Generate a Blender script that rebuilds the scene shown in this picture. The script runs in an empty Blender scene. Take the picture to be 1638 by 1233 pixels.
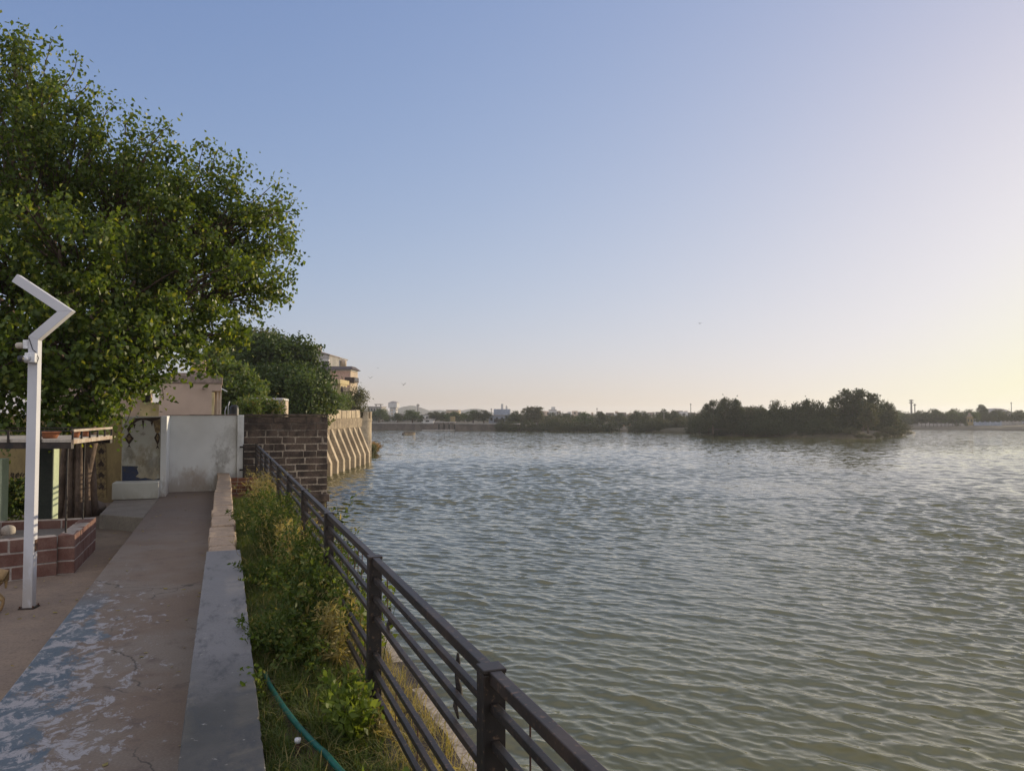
import bpy, bmesh, math, random
import numpy as np
from mathutils import Vector, Matrix
R = math.radians
scene = bpy.context.scene
COL = scene.collection

# ------------------------------------------------------------------ camera
EYE = 1.75                      # camera height over the walkway, metres
FPX = 1230.0                    # focal length in pixels of the 1638 px wide photograph
YAW, PITCH = math.atan(459 / FPX), R(2.12)
cam_d = bpy.data.cameras.new('camera'); cam = bpy.data.objects.new('camera', cam_d); COL.objects.link(cam)
cam_d.sensor_fit = 'HORIZONTAL'; cam_d.sensor_width = 36.0; cam_d.lens = 36.0 * FPX / 1638
cam_d.clip_start = 0.05; cam_d.clip_end = 20000
cam.location = (0, 0, EYE); cam.rotation_euler = (R(90) + PITCH, 0, -YAW)
scene.camera = cam

# ------------------------------------------------------------------ sky, sun, exposure
SUN_EL, SUN_AZ = R(7.5), R(68)  # azimuth clockwise from +Y (the walkway's direction)
FILL_TINT = (0.72, 0.62, 0.50)  # colour of the fill light added to the sky out of view
world = bpy.data.worlds.new("World"); scene.world = world; world.use_nodes = True
wt = world.node_tree; wt.nodes.clear()
sky = wt.nodes.new('ShaderNodeTexSky'); sky.sky_type = 'NISHITA'; sky.sun_disc = False
sky.sun_elevation = SUN_EL; sky.sun_rotation = SUN_AZ
sky.altitude = 300; sky.air_density = 1.0; sky.dust_density = 1.2; sky.ozone_density = 2.5
bg = wt.nodes.new('ShaderNodeBackground'); bg.inputs['Strength'].default_value = 0.15
wo = wt.nodes.new('ShaderNodeOutputWorld')
# a hazy evening sky: the physical sky's huge range is rolled off, each channel as x / (x + k)
den = wt.nodes.new('ShaderNodeVectorMath'); den.operation = 'ADD'; den.inputs[1].default_value = (2.4, 2.78, 1.75)
quo = wt.nodes.new('ShaderNodeVectorMath'); quo.operation = 'DIVIDE'
gain = wt.nodes.new('ShaderNodeVectorMath'); gain.operation = 'SCALE'; gain.inputs['Scale'].default_value = 1 / 0.15
wt.links.new(sky.outputs[0], den.inputs[0]); wt.links.new(sky.outputs[0], quo.inputs[0]); wt.links.new(den.outputs[0], quo.inputs[1])
roll = wt.nodes.new('ShaderNodeVectorMath'); roll.operation = 'MULTIPLY'; roll.inputs[1].default_value = (1.03, 1.04, 1.01)
wt.links.new(quo.outputs[0], roll.inputs[0])
# low down towards the sun the dust takes out more of the blue
ssep = wt.nodes.new('ShaderNodeSeparateXYZ'); wt.links.new(sky.outputs[0], ssep.inputs[0])
dust = wt.nodes.new('ShaderNodeMapRange'); wt.links.new(ssep.outputs[0], dust.inputs[0]); dust.inputs[1].default_value = 9; dust.inputs[2].default_value = 26; dust.inputs[3].default_value = 1.0; dust.inputs[4].default_value = 0.80
dcol = wt.nodes.new('ShaderNodeCombineXYZ'); dcol.inputs[0].default_value = 1; dcol.inputs[1].default_value = 1; wt.links.new(dust.outputs[0], dcol.inputs[2])
dusty = wt.nodes.new('ShaderNodeVectorMath'); dusty.operation = 'MULTIPLY'; wt.links.new(roll.outputs[0], dusty.inputs[0]); wt.links.new(dcol.outputs[0], dusty.inputs[1])
# added fill: warm white put into the unseen sky overhead and behind the viewer
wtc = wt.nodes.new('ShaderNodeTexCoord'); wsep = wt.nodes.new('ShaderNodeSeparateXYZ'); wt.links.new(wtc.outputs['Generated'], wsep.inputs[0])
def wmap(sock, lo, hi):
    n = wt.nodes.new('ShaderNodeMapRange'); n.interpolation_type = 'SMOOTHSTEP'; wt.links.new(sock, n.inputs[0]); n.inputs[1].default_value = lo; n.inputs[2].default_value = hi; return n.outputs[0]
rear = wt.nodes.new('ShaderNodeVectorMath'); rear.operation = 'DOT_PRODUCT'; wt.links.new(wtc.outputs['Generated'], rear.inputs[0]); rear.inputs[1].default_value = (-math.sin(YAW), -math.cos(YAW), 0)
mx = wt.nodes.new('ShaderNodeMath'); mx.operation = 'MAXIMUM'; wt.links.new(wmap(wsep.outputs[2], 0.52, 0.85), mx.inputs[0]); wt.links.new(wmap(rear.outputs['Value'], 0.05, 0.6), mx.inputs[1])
sky_fill = wt.nodes.new('ShaderNodeVectorMath'); sky_fill.operation = 'SCALE'; sky_fill.inputs[0].default_value = FILL_TINT; wt.links.new(mx.outputs[0], sky_fill.inputs['Scale'])
both = wt.nodes.new('ShaderNodeVectorMath'); both.operation = 'ADD'; wt.links.new(dusty.outputs[0], both.inputs[0]); wt.links.new(sky_fill.outputs[0], both.inputs[1])
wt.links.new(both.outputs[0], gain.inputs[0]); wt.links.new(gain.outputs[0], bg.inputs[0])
wt.links.new(bg.outputs[0], wo.inputs[0])
sun_d = bpy.data.lights.new('sun', 'SUN'); sun = bpy.data.objects.new('sun', sun_d); COL.objects.link(sun)
sun_d.energy = 4.5; sun_d.angle = R(0.5); sun_d.color = (1.0, 0.83, 0.58)
SUN_DIR = Vector((math.sin(SUN_AZ) * math.cos(SUN_EL), math.cos(SUN_AZ) * math.cos(SUN_EL), math.sin(SUN_EL)))
sun.rotation_euler = (-SUN_DIR).to_track_quat('-Z', 'Y').to_euler()
scene.view_settings.view_transform = 'Standard'; scene.view_settings.look = 'None'
scene.view_settings.gamma = 1.0; scene.view_settings.use_curve_mapping = False
scene.view_settings.exposure = 0.0
scene.cycles.max_bounces = 6; scene.cycles.diffuse_bounces = 3; scene.cycles.transparent_max_bounces = 8

# ------------------------------------------------------------------ photograph geometry -> world points
_F = Vector((math.sin(YAW) * math.cos(PITCH), math.cos(YAW) * math.cos(PITCH), math.sin(PITCH)))
_R = Vector((math.cos(YAW), -math.sin(YAW), 0)); _U = _R.cross(_F)
CAM = Vector((0, 0, EYE))
def ray(u, v): return _F + _R * ((u - 819) / FPX) + _U * ((616.5 - v) / FPX)
def PD(u, v, d): return CAM + ray(u, v) * d                       # a point at depth d
def PZ(u, v, z):                                                  # where the ray meets height z
    r = ray(u, v); return CAM + r * ((z - EYE) / r.z)
def PY(u, v, y):
    r = ray(u, v); return CAM + r * (y / r.y)
WATER = EYE - 5.0
def shore(u, v): return PZ(u, v, WATER)

# ------------------------------------------------------------------ object helpers
ROOT = {}
def root_loc(o):
    while o.parent is not None: o = o.parent
    return ROOT.get(o.name, Vector((0, 0, 0)))
def tag(o, label=None, cat=None, group=None, kind=None):
    if label: o['label'] = label
    if cat: o['category'] = cat
    if group: o['group'] = group
    if kind: o['kind'] = kind
    return o
def thing(name, label, cat, loc=(0, 0, 0), group=None):
    o = bpy.data.objects.new(name, None); COL.objects.link(o)
    o.location = loc; ROOT[o.name] = Vector(loc); o.empty_display_size = 0.1
    return tag(o, label, cat, group)
def link_mesh(name, me, mats, parent=None, smooth=False, bevel=0.0):
    o = bpy.data.objects.new(name, me); COL.objects.link(o)
    for m in (mats if isinstance(mats, (list, tuple)) else [mats]): me.materials.append(m)
    if parent is not None: o.parent = parent
    if smooth:
        me.polygons.foreach_set('use_smooth', np.ones(len(me.polygons), dtype=bool))
    if bevel:
        b = o.modifiers.new('bevel', 'BEVEL'); b.width = bevel; b.segments = 2; b.limit_method = 'ANGLE'; b.angle_limit = R(40)
    return o
def np_mesh(name, V, F, mats, parent=None, smooth=False):
    """mesh of equal-sided faces from numpy arrays (V in world coordinates)"""
    V = np.asarray(V, dtype=np.float32); F = np.asarray(F, dtype=np.int32)
    if parent is not None: V = V - np.array(root_loc(parent), dtype=np.float32)
    me = bpy.data.meshes.new(name); n, k = F.shape
    me.vertices.add(len(V)); me.vertices.foreach_set('co', V.ravel())
    me.loops.add(n * k); me.loops.foreach_set('vertex_index', F.ravel())
    me.polygons.add(n); me.polygons.foreach_set('loop_start', np.arange(0, n * k, k, dtype=np.int32))
    try: me.polygons.foreach_set('loop_total', np.full(n, k, dtype=np.int32))
    except Exception: pass
    me.update(calc_edges=True)
    return link_mesh(name, me, mats, parent, smooth)
class MB:
    def __init__(s): s.v = []; s.f = []; s.m = []
    def add(s, vs, fs, mi=0):
        o = len(s.v); s.v += [tuple(p) for p in vs]; s.f += [tuple(i + o for i in f) for f in fs]; s.m += [mi] * len(fs); return s
    def hexa(s, b, t, mi=0):        # bottom ring, top ring (counter-clockwise from above)
        n = len(b); fs = [tuple(range(n))[::-1], tuple(range(n, 2 * n))]
        fs += [(i, (i + 1) % n, n + (i + 1) % n, n + i) for i in range(n)]
        return s.add(list(b) + list(t), fs, mi)
    def box(s, x0, x1, y0, y1, z0, z1, mi=0):
        p = [(x0, y0), (x1, y0), (x1, y1), (x0, y1)]
        return s.hexa([(x, y, z0) for x, y in p], [(x, y, z1) for x, y in p], mi)
    def prism(s, poly, z0, z1, mi=0): return s.hexa([(p[0], p[1], z0) for p in poly], [(p[0], p[1], z1) for p in poly], mi)
    def obox(s, c, hx, hy, hz, M, mi=0):   # oriented box, half sizes, 3x3 matrix
        c = Vector(c); q = [(-1, -1), (1, -1), (1, 1), (-1, 1)]
        return s.hexa([c + M @ Vector((a * hx, b * hy, -hz)) for a, b in q], [c + M @ Vector((a * hx, b * hy, hz)) for a, b in q], mi)
    def bar(s, a, b, w, h, up=(0, 0, 1), mi=0):   # rectangular bar from a to b, w across, h along up
        a, b = Vector(a), Vector(b); d = (b - a); L = d.length; d.normalize(); up = Vector(up)
        x = d.cross(up).normalized(); z = x.cross(d).normalized()
        M = Matrix((x, d, z)).transposed()
        return s.obox((a + b) / 2, w / 2, L / 2, h / 2, M, mi)
    def tube(s, pts, rad, n=8, mi=0, cap=True):
        pts = [Vector(p) for p in pts]; rr = rad if isinstance(rad, (list, tuple)) else [rad] * len(pts)
        o = len(s.v); ref = None
        for i, p in enumerate(pts):
            d = (pts[min(i + 1, len(pts) - 1)] - pts[max(i - 1, 0)]).normalized()
            if ref is None: ref = d.orthogonal().normalized()
            ref = (ref - d * ref.dot(d)); ref = ref.normalized() if ref.length > 1e-6 else d.orthogonal().normalized()
            q = d.cross(ref)
            s.v += [tuple(p + (ref * math.cos(t) + q * math.sin(t)) * rr[i]) for t in [2 * math.pi * k / n for k in range(n)]]
        for i in range(len(pts) - 1):
            for k in range(n):
                a = o + i * n + k; b = o + i * n + (k + 1) % n
                s.f.append((a, b, b + n, a + n)); s.m.append(mi)
        if cap:
            s.f.append(tuple(range(o, o + n))[::-1]); s.m.append(mi)
            s.f.append(tuple(range(o + (len(pts) - 1) * n, o + len(pts) * n))); s.m.append(mi)
        return s
    def lathe(s, prof, c, n=20, mi=0, close=True):   # profile [(r, z)] bottom to top about c
        o = len(s.v); c = Vector(c)
        for r, z in prof: s.v += [(c.x + r * math.cos(2 * math.pi * k / n), c.y + r * math.sin(2 * math.pi * k / n), c.z + z) for k in range(n)]
        for i in range(len(prof) - 1):
            for k in range(n):
                a = o + i * n + k; b = o + i * n + (k + 1) % n; s.f.append((a, b, b + n, a + n)); s.m.append(mi)
        if close:
            s.f.append(tuple(range(o, o + n))[::-1]); s.m.append(mi)
            s.f.append(tuple(range(o + (len(prof) - 1) * n, o + len(prof) * n))); s.m.append(mi)
        return s
    def build(s, name, mats, parent=None, smooth=False, bevel=0.0):
        l = root_loc(parent) if parent is not None else Vector((0, 0, 0))
        me = bpy.data.meshes.new(name); me.from_pydata([(p[0] - l.x, p[1] - l.y, p[2] - l.z) for p in s.v], [], s.f)
        me.update()
        o = link_mesh(name, me, mats, parent, smooth, bevel)
        if any(s.m): me.polygons.foreach_set('material_index', np.array(s.m, dtype=np.int32))
        bm = bmesh.new(); bm.from_mesh(me); bmesh.ops.recalc_face_normals(bm, faces=bm.faces); bm.to_mesh(me); bm.free()
        return o
def kids(o): return [c for c in o.children]
def copy_tree(o, parent=None):
    c = o.copy(); COL.objects.link(c); c.parent = parent
    for ch in kids(o): copy_tree(ch, c)
    return c

# ------------------------------------------------------------------ material helpers
class G:
    def __init__(s, name):
        s.mat = bpy.data.materials.new(name); s.mat.use_nodes = True; s.t = s.mat.node_tree; s.t.nodes.clear()
        s.out = s.n('ShaderNodeOutputMaterial'); s.geo = s.n('ShaderNodeNewGeometry'); s.tc = s.n('ShaderNodeTexCoord')
    def n(s, typ, **kw):
        nd = s.t.nodes.new(typ)
        for k, v in kw.items(): setattr(nd, k, v)
        return nd
    def set(s, sock, v):
        if isinstance(v, bpy.types.NodeSocket): s.t.links.new(v, sock)
        else:
            if hasattr(sock, 'default_value') and hasattr(sock.default_value, '__len__') and len(sock.default_value) == 4 and len(v) == 3: v = (*v, 1)
            sock.default_value = v
    @property
    def pos(s): return s.geo.outputs['Position']
    def scaled(s, vec, sc):
        m = s.n('ShaderNodeVectorMath', operation='MULTIPLY'); s.set(m.inputs[0], vec); m.inputs[1].default_value = sc; return m.outputs[0]
    def noise(s, scale, detail=4, vec=None, rough=0.55, dist=0.0):
        nd = s.n('ShaderNodeTexNoise'); s.set(nd.inputs['Vector'], vec if vec is not None else s.pos)
        nd.inputs['Scale'].default_value = scale; nd.inputs['Detail'].default_value = detail; nd.inputs['Roughness'].default_value = rough
        nd.inputs['Distortion'].default_value = dist; return nd.outputs[0]
    def math(s, op, a, b=0.0, c=None):
        nd = s.n('ShaderNodeMath', operation=op); s.set(nd.inputs[0], a); s.set(nd.inputs[1], b)
        if c is not None: s.set(nd.inputs[2], c)
        return nd.outputs[0]
    def step(s, x, lo, hi):
        nd = s.n('ShaderNodeMapRange', interpolation_type='SMOOTHSTEP'); s.set(nd.inputs[0], x)
        nd.inputs[1].default_value = lo; nd.inputs[2].default_value = hi; return nd.outputs[0]
    def n_len(s):                    # metres from the quay's near end
        v = s.n('ShaderNodeVectorMath', operation='LENGTH'); s.set(v.inputs[0], s.pos); return v.outputs['Value']
    def mix(s, f, a, b):
        nd = s.n('ShaderNodeMix', data_type='RGBA'); s.set(nd.inputs[0], f); s.set(nd.inputs[6], a); s.set(nd.inputs[7], b); return nd.outputs[2]
    def sep(s, vec=None):
        nd = s.n('ShaderNodeSeparateXYZ'); s.set(nd.inputs[0], vec if vec is not None else s.pos); return nd.outputs
    def bump(s, h, strength=0.4, dist=0.01, normal=None):
        nd = s.n('ShaderNodeBump'); s.set(nd.inputs['Height'], h); nd.inputs['Strength'].default_value = strength; nd.inputs['Distance'].default_value = dist
        if normal is not None: s.set(nd.inputs['Normal'], normal)
        return nd.outputs[0]
    def done(s, color, rough=0.8, bump=None, metallic=0.0, spec=0.5, ior=1.45):
        p = s.n('ShaderNodeBsdfPrincipled'); s.set(p.inputs['Base Color'], color); s.set(p.inputs['Roughness'], rough)
        p.inputs['Metallic'].default_value = metallic; p.inputs['Specular IOR Level'].default_value = spec; p.inputs['IOR'].default_value = ior
        if bump is not None: s.set(p.inputs['Normal'], bump)
        s.t.links.new(p.outputs[0], s.out.inputs[0]); s.p = p
        return s.mat
def plain(name, c1, c2=None, scale=3.0, rough=0.8, bs=40.0, bstr=0.25, bdist=0.004, metallic=0.0, spec=0.4, obj=False, lo=0.38, hi=0.62):
    g = G(name); vec = g.tc.outputs['Object'] if obj else g.pos
    c2 = c2 or tuple(x * 0.75 for x in c1)
    col = g.mix(g.step(g.noise(scale, 6, vec, 0.65), lo, hi), c1, c2)
    fine = g.noise(bs, 4, vec)
    col = g.mix(g.step(fine, 0.3, 0.7), col, g.mix(0.25, col, (0.0, 0.0, 0.0)))
    return g.done(col, rough, g.bump(fine, bstr, bdist), metallic, spec)
def leaf_mat(name, c1, c2, c3=None, trans=0.35, rough=0.5, spec=0.35):
    g = G(name); rnd = g.geo.outputs['Random Per Island']
    col = g.mix(rnd, c1, c2)
    if c3 is not None: col = g.mix(g.step(rnd, 0.86, 0.93), col, c3)
    p = g.n('ShaderNodeBsdfPrincipled'); g.set(p.inputs['Base Color'], col); p.inputs['Roughness'].default_value = rough; p.inputs['Specular IOR Level'].default_value = spec
    t = g.n('ShaderNodeBsdfTranslucent'); m = g.n('ShaderNodeMix', data_type='RGBA', blend_type='MULTIPLY'); m.inputs[0].default_value = 1
    g.set(m.inputs[6], col); m.inputs[7].default_value = (1.9, 1.7, 0.8, 1); g.set(t.inputs[0], m.outputs[2])
    mx = g.n('ShaderNodeMixShader'); mx.inputs[0].default_value = trans
    g.t.links.new(p.outputs[0], mx.inputs[1]); g.t.links.new(t.outputs[0], mx.inputs[2]); g.t.links.new(mx.outputs[0], g.out.inputs[0])
    return g.mat

# ------------------------------------------------------------------ materials
def make_walkway():
    g = G('walkway_paint'); x, y, z = g.sep()
    fine = g.noise(70, 4); med = g.noise(5.0, 6, None, 0.7); big = g.noise(1.1, 3)
    streak = g.noise(3.0, 8, g.scaled(g.pos, (1.0, 0.55, 1)), 0.72, 0.3)
    flake = g.noise(9.0, 11, g.scaled(g.pos, (1.0, 0.7, 1)), 0.75, 0.5)
    bare = g.mix(g.step(big, 0.4, 0.6), (0.166, 0.121, 0.085), (0.186, 0.153, 0.120))
    bare = g.mix(g.step(med, 0.5, 0.75), bare, (0.105, 0.075, 0.06))
    bare = g.mix(g.math('MULTIPLY', g.step(y, 9.0, 16.0), 0.6), bare, (0.215, 0.160, 0.125))
    # blue paint clings to the outer edge, white undercoat shows where it has flaked
    edge = g.math('ADD', g.math('MULTIPLY', x, -1.0), g.math('MULTIPLY', g.math('SUBTRACT', streak, 0.5), 1.5))
    near = g.math('SUBTRACT', 1.0, g.step(y, 6.5, 11.5))
    inner = g.math('SUBTRACT', edge, g.math('MULTIPLY', g.step(y, 2.0, 8.5), 0.30))
    bluem = g.math('MULTIPLY', g.step(inner, 0.70, 0.82), g.math('SUBTRACT', 1.0, g.step(y, 7.6, 9.0)))
    halo = g.math('MULTIPLY', g.step(inner, -0.1, 0.75), near)
    thr = g.math('SUBTRACT', 0.652, g.math('MULTIPLY', halo, 0.150))
    white = g.math('MULTIPLY', g.step(g.math('SUBTRACT', flake, thr), -0.01, 0.045), g.math('SUBTRACT', 1.0, g.step(y, 10.0, 13.0)))
    blue = g.mix(g.step(med, 0.35, 0.65), (0.072, 0.105, 0.135), (0.100, 0.128, 0.148))
    blue = g.mix(g.step(g.noise(2.2, 5), 0.5, 0.72), blue, (0.13, 0.16, 0.18))
    col = g.mix(bluem, bare, blue)
    col = g.mix(white, col, g.mix(fine, (0.37, 0.36, 0.36), (0.26, 0.25, 0.25)))
    och = g.math('MULTIPLY', g.step(g.noise(2.6, 5, g.scaled(g.pos, (1, 0.8, 1)), 0.6), 0.66, 0.70), g.step(edge, 0.55, 0.7))
    col = g.mix(g.math('MULTIPLY', och, near), col, (0.33, 0.20, 0.09))
    col = g.mix(g.step(fine, 0.35, 0.75), g.mix(0.28, col, (0.02, 0.02, 0.02)), col)
    crack = g.n('ShaderNodeTexVoronoi', feature='DISTANCE_TO_EDGE'); wv = g.n('ShaderNodeVectorMath', operation='ADD'); g.set(wv.inputs[0], g.pos); wn = g.n('ShaderNodeTexNoise'); wn.inputs['Scale'].default_value = 3; wn.inputs['Detail'].default_value = 5; g.set(wn.inputs['Vector'], g.pos); g.set(wv.inputs[1], g.scaled(wn.outputs['Color'], (0.5, 0.5, 0)))
    g.set(crack.inputs['Vector'], wv.outputs[0]); crack.inputs['Scale'].default_value = 0.55
    ck = g.math('MULTIPLY', g.math('SUBTRACT', 1.0, g.step(crack.outputs[0], 0.0, 0.006)), g.step(big, 0.45, 0.55)); col = g.mix(g.math('MULTIPLY', ck, 0.8), col, (0.03, 0.025, 0.02))
    h = g.math('ADD', g.math('MULTIPLY', g.math('MAXIMUM', white, bluem), 0.6), g.math('MULTIPLY', fine, 0.8))
    return g.done(col, g.math('SUBTRACT', 0.75, g.math('MULTIPLY', bluem, 0.2)), g.bump(h, 0.35, 0.004))
def make_coping():
    g = G('coping_concrete'); x, y, z = g.sep()
    n = g.noise(2.0, 7, None, 0.7); f = g.noise(85, 4); st = g.noise(7, 6, g.scaled(g.pos, (1, 0.35, 1)), 0.75)
    col = g.mix(g.step(n, 0.35, 0.65), (0.052, 0.050, 0.042), (0.082, 0.076, 0.064))
    col = g.mix(g.step(g.math('ADD', y, g.math('MULTIPLY', n, 1.5)), 4.3, 5.8), col, (0.160, 0.155, 0.152))  # paler farther off: the sky's sheen on the slab put into the colour
    col = g.mix(g.math('MULTIPLY', g.step(st, 0.50, 0.66), 0.75), col, (0.040, 0.042, 0.042))
    col = g.mix(g.step(g.noise(24, 5), 0.68, 0.74), col, (0.26, 0.25, 0.22))
    col = g.mix(g.math('MULTIPLY', g.step(f, 0.5, 0.75), 0.45), col, (0.04, 0.04, 0.04))
    return g.done(col, g.math('ADD', 0.38, g.math('MULTIPLY', n, 0.35)), g.bump(g.math('ADD', f, g.math('MULTIPLY', st, 0.8)), 0.28, 0.003))
def make_stained(name, base, dirt, dark, zlo, zhi, rough=0.8, spot=None):
    """painted masonry, dirtier towards its foot, with rain streaks and blots"""
    g = G(name); x, y, z = g.sep()
    streak = g.noise(2.5, 6, g.scaled(g.pos, (2.2, 2.2, 0.9)), 0.7); blot = g.noise(2.2, 6, None, 0.65); f = g.noise(60, 3)
    col = g.mix(g.step(g.noise(1.2, 4), 0.35, 0.65), base, tuple(c * 0.88 for c in base))
    low = g.step(z, zhi, zlo)
    lowm = g.math('MULTIPLY', low, g.step(g.math('ADD', streak, g.math('MULTIPLY', low, 0.12)), 0.45, 0.62))
    col = g.mix(g.math('MULTIPLY', lowm, 0.7), col, dirt)
    col = g.mix(g.math('MULTIPLY', g.step(blot, 0.63, 0.70), 0.7), col, dark)
    if spot:                                                            # damp mould patches of their own shape
        for (sx, sy, sz), rad, tint in spot:
            d = g.n('ShaderNodeVectorMath', operation='DISTANCE'); g.set(d.inputs[0], g.pos); d.inputs[1].default_value = (sx, sy, sz)
            k = g.step(g.math('ADD', d.outputs['Value'], g.math('MULTIPLY', g.math('SUBTRACT', g.noise(9, 6, g.scaled(g.pos, (1, 1, .6)), 0.75), 0.5), rad * 2.6)), rad, rad * 0.1); col = g.mix(g.math('MULTIPLY', k, 0.5), col, tint)
    return g.done(col, rough, g.bump(g.math('ADD', f, blot), 0.2, 0.006))
def make_lane(name, c1, c2, c3, scale=2.0):
    g = G(name); n = g.noise(scale, 7, None, 0.7); f = g.noise(45, 5); s = g.noise(11, 6, None, 0.7)
    col = g.mix(g.step(n, 0.35, 0.65), c1, c2); col = g.mix(g.step(s, 0.55, 0.72), col, c3)
    col = g.mix(g.math('MULTIPLY', g.step(f, 0.45, 0.75), 0.4), col, (0.03, 0.025, 0.02))
    return g.done(col, 0.9, g.bump(g.math('ADD', f, s), 0.4, 0.008))
def make_water():
    g = G('lake_water'); th = math.radians(46)
    rot = g.n('ShaderNodeVectorRotate', rotation_type='Z_AXIS'); g.set(rot.inputs['Vector'], g.pos); rot.inputs['Angle'].default_value = th   # y along the wind
    w = rot.outputs[0]; gust = g.noise(0.045, 4, None, 0.65); patch = g.noise(0.11, 4)
    col = g.mix(g.step(patch, 0.35, 0.7), (0.110, 0.104, 0.026), (0.090, 0.090, 0.028))
    # the mesh carries the waves near the quay; ripples too small for it, and all ripples far out, tilt the surface normal
    far = g.math('MULTIPLY', g.step(g.n_len(), 30.0, 150.0), g.math('ADD', 0.75, g.math('MULTIPLY', g.step(gust, 0.38, 0.62), 0.35)))
    acc = g.geo.outputs['Normal']
    for sc, st, dt, isfar in ((0.8, 0.45, 3, 1), (9.0, 0.20, 2, 0), (2.4, 0.75, 3, 1)):
        t = g.n('ShaderNodeTexNoise'); g.set(t.inputs['Vector'], g.scaled(w, (0.6, 1.0, 1))); t.inputs['Scale'].default_value = sc; t.inputs['Detail'].default_value = dt; t.inputs['Distortion'].default_value = 0.3
        c = g.n('ShaderNodeVectorMath', operation='SUBTRACT'); g.set(c.inputs[0], t.outputs['Color']); c.inputs[1].default_value = (0.5, 0.5, 0.5)
        k = g.n('ShaderNodeVectorRotate', rotation_type='Z_AXIS'); g.set(k.inputs['Vector'], g.scaled(c.outputs[0], (0.6 * st, st, 0))); k.inputs['Angle'].default_value = -th
        v = k.outputs[0]
        if isfar:
            f = g.n('ShaderNodeVectorMath', operation='SCALE'); g.set(f.inputs[0], v); g.set(f.inputs['Scale'], far); v = f.outputs[0]
        a = g.n('ShaderNodeVectorMath', operation='ADD'); g.set(a.inputs[0], acc); g.set(a.inputs[1], v); acc = a.outputs[0]
    nrm = g.n('ShaderNodeVectorMath', operation='NORMALIZE'); g.set(nrm.inputs[0], acc)
    g.done(col, 0.04, None, 0, 0.5, 1.5); g.set(g.p.inputs['Normal'], nrm.outputs[0])
    return g.mat
def make_steel():
    g = G('dark_railing_steel'); n = g.noise(3, 6, None, 0.7); f = g.noise(60, 4)
    col = g.mix(g.step(n, 0.42, 0.66), (0.014, 0.011, 0.009), (0.040, 0.026, 0.018))
    col = g.mix(g.step(f, 0.58, 0.70), col, (0.10, 0.062, 0.038))
    return g.done(col, 0.5, g.bump(f, 0.25, 0.002), 0.0, 0.5)
M = {}
M['walk'] = make_walkway(); M['coping'] = make_coping(); M['water'] = make_water(); M['steel'] = make_steel()
M['white_wall'] = make_stained('whitewashed_wall', (0.70, 0.70, 0.66), (0.36, 0.29, 0.22), (0.42, 0.40, 0.36), 0.0, 0.75, 0.8, [(tuple(PY(356, 728, 18.9)), 0.30, (0.13, 0.11, 0.08)), (tuple(PY(372, 700, 18.9)), 0.42, (0.36, 0.35, 0.31)), (tuple(PY(352, 752, 18.9)), 0.22, (0.12, 0.10, 0.07)), (tuple(PY(315, 765, 18.9)), 0.30, (0.33, 0.24, 0.17)), (tuple(PY(300, 758, 18.9)), 0.2, (0.36, 0.28, 0.20))])
M['mural_wall'] = make_stained('old_mural_plaster', (0.43, 0.42, 0.35), (0.30, 0.24, 0.14), (0.14, 0.12, 0.09), 0.3, 1.1, 0.85, [(tuple(PY(244, 742, 18.02)), 0.34, (0.06, 0.05, 0.035)), (tuple(PY(222, 732, 18.02)), 0.30, (0.20, 0.15, 0.07)), (tuple(PY(205, 728, 18.02)), 0.2, (0.10, 0.09, 0.06)), (tuple(PY(250, 715, 18.02)), 0.3, (0.22, 0.19, 0.11))])
M['bench'] = make_stained('worn_white_bench', (0.52, 0.51, 0.44), (0.28, 0.24, 0.17), (0.20, 0.17, 0.12), -0.2, 0.35)
M['ochre_wall'] = make_stained('ochre_wall', (0.33, 0.25, 0.11), (0.13, 0.09, 0.05), (0.10, 0.07, 0.04), -0.2, 1.4)
M['terrace'] = make_lane('terrace_paving', (0.215, 0.160, 0.112), (0.17, 0.128, 0.095), (0.12, 0.092, 0.07))
M['step'] = make_lane('step_concrete', (0.25, 0.22, 0.18), (0.20, 0.17, 0.14), (0.15, 0.13, 0.11))
M['soil'] = make_lane('strip_soil', (0.06, 0.045, 0.03), (0.09, 0.065, 0.04), (0.04, 0.035, 0.02), 5)
M['red_soil'] = make_lane('red_earth', (0.16, 0.055, 0.03), (0.11, 0.04, 0.025), (0.07, 0.03, 0.02), 5)
M['stone_coping'] = make_lane('tan_coping_stone', (0.37, 0.275, 0.19), (0.29, 0.22, 0.155), (0.17, 0.13, 0.095), 6)
def make_mortar():
    g = G('blackened_lime_mortar'); x, y, z = g.sep(); n = g.noise(3.0, 6, None, 0.7); f = g.noise(30, 4)
    soot = g.step(g.math('ADD', z, g.math('MULTIPLY', g.math('SUBTRACT', n, 0.5), 1.4)), 1.05, 1.6)      # old black weathering, worst along the top
    col = g.mix(g.step(f, 0.4, 0.65), (0.44, 0.37, 0.28), (0.25, 0.20, 0.155)); col = g.mix(soot, col, (0.06, 0.048, 0.04))
    return g.done(col, 0.9, g.bump(f, 0.5, 0.01))
M['mortar'] = make_mortar()
M['basalt'] = plain('blackened_stone', (0.056, 0.042, 0.034), (0.150, 0.108, 0.080), 3.5, 0.85, 25, 0.6, 0.02)
M['laterite'] = plain('red_laterite_block', (0.150, 0.070, 0.052), (0.20, 0.112, 0.085), 4, 0.9, 70, 0.5, 0.006)
M['brick_joint'] = plain('pale_joint', (0.42, 0.36, 0.31), None, 9, 0.9, 60, 0.3, 0.004)
M['red_brick'] = plain('red_brick', (0.30, 0.13, 0.075), (0.22, 0.10, 0.06), 7, 0.9, 60, 0.4, 0.005)
M['pole'] = make_stained('white_pole_paint', (0.53, 0.53, 0.55), (0.32, 0.28, 0.24), (0.45, 0.43, 0.42), -0.3, 0.7, 0.5)
M['white_plastic'] = plain('white_plastic', (0.70, 0.70, 0.70), None, 3, 0.35, 50, 0.02, 0.001)
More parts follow.
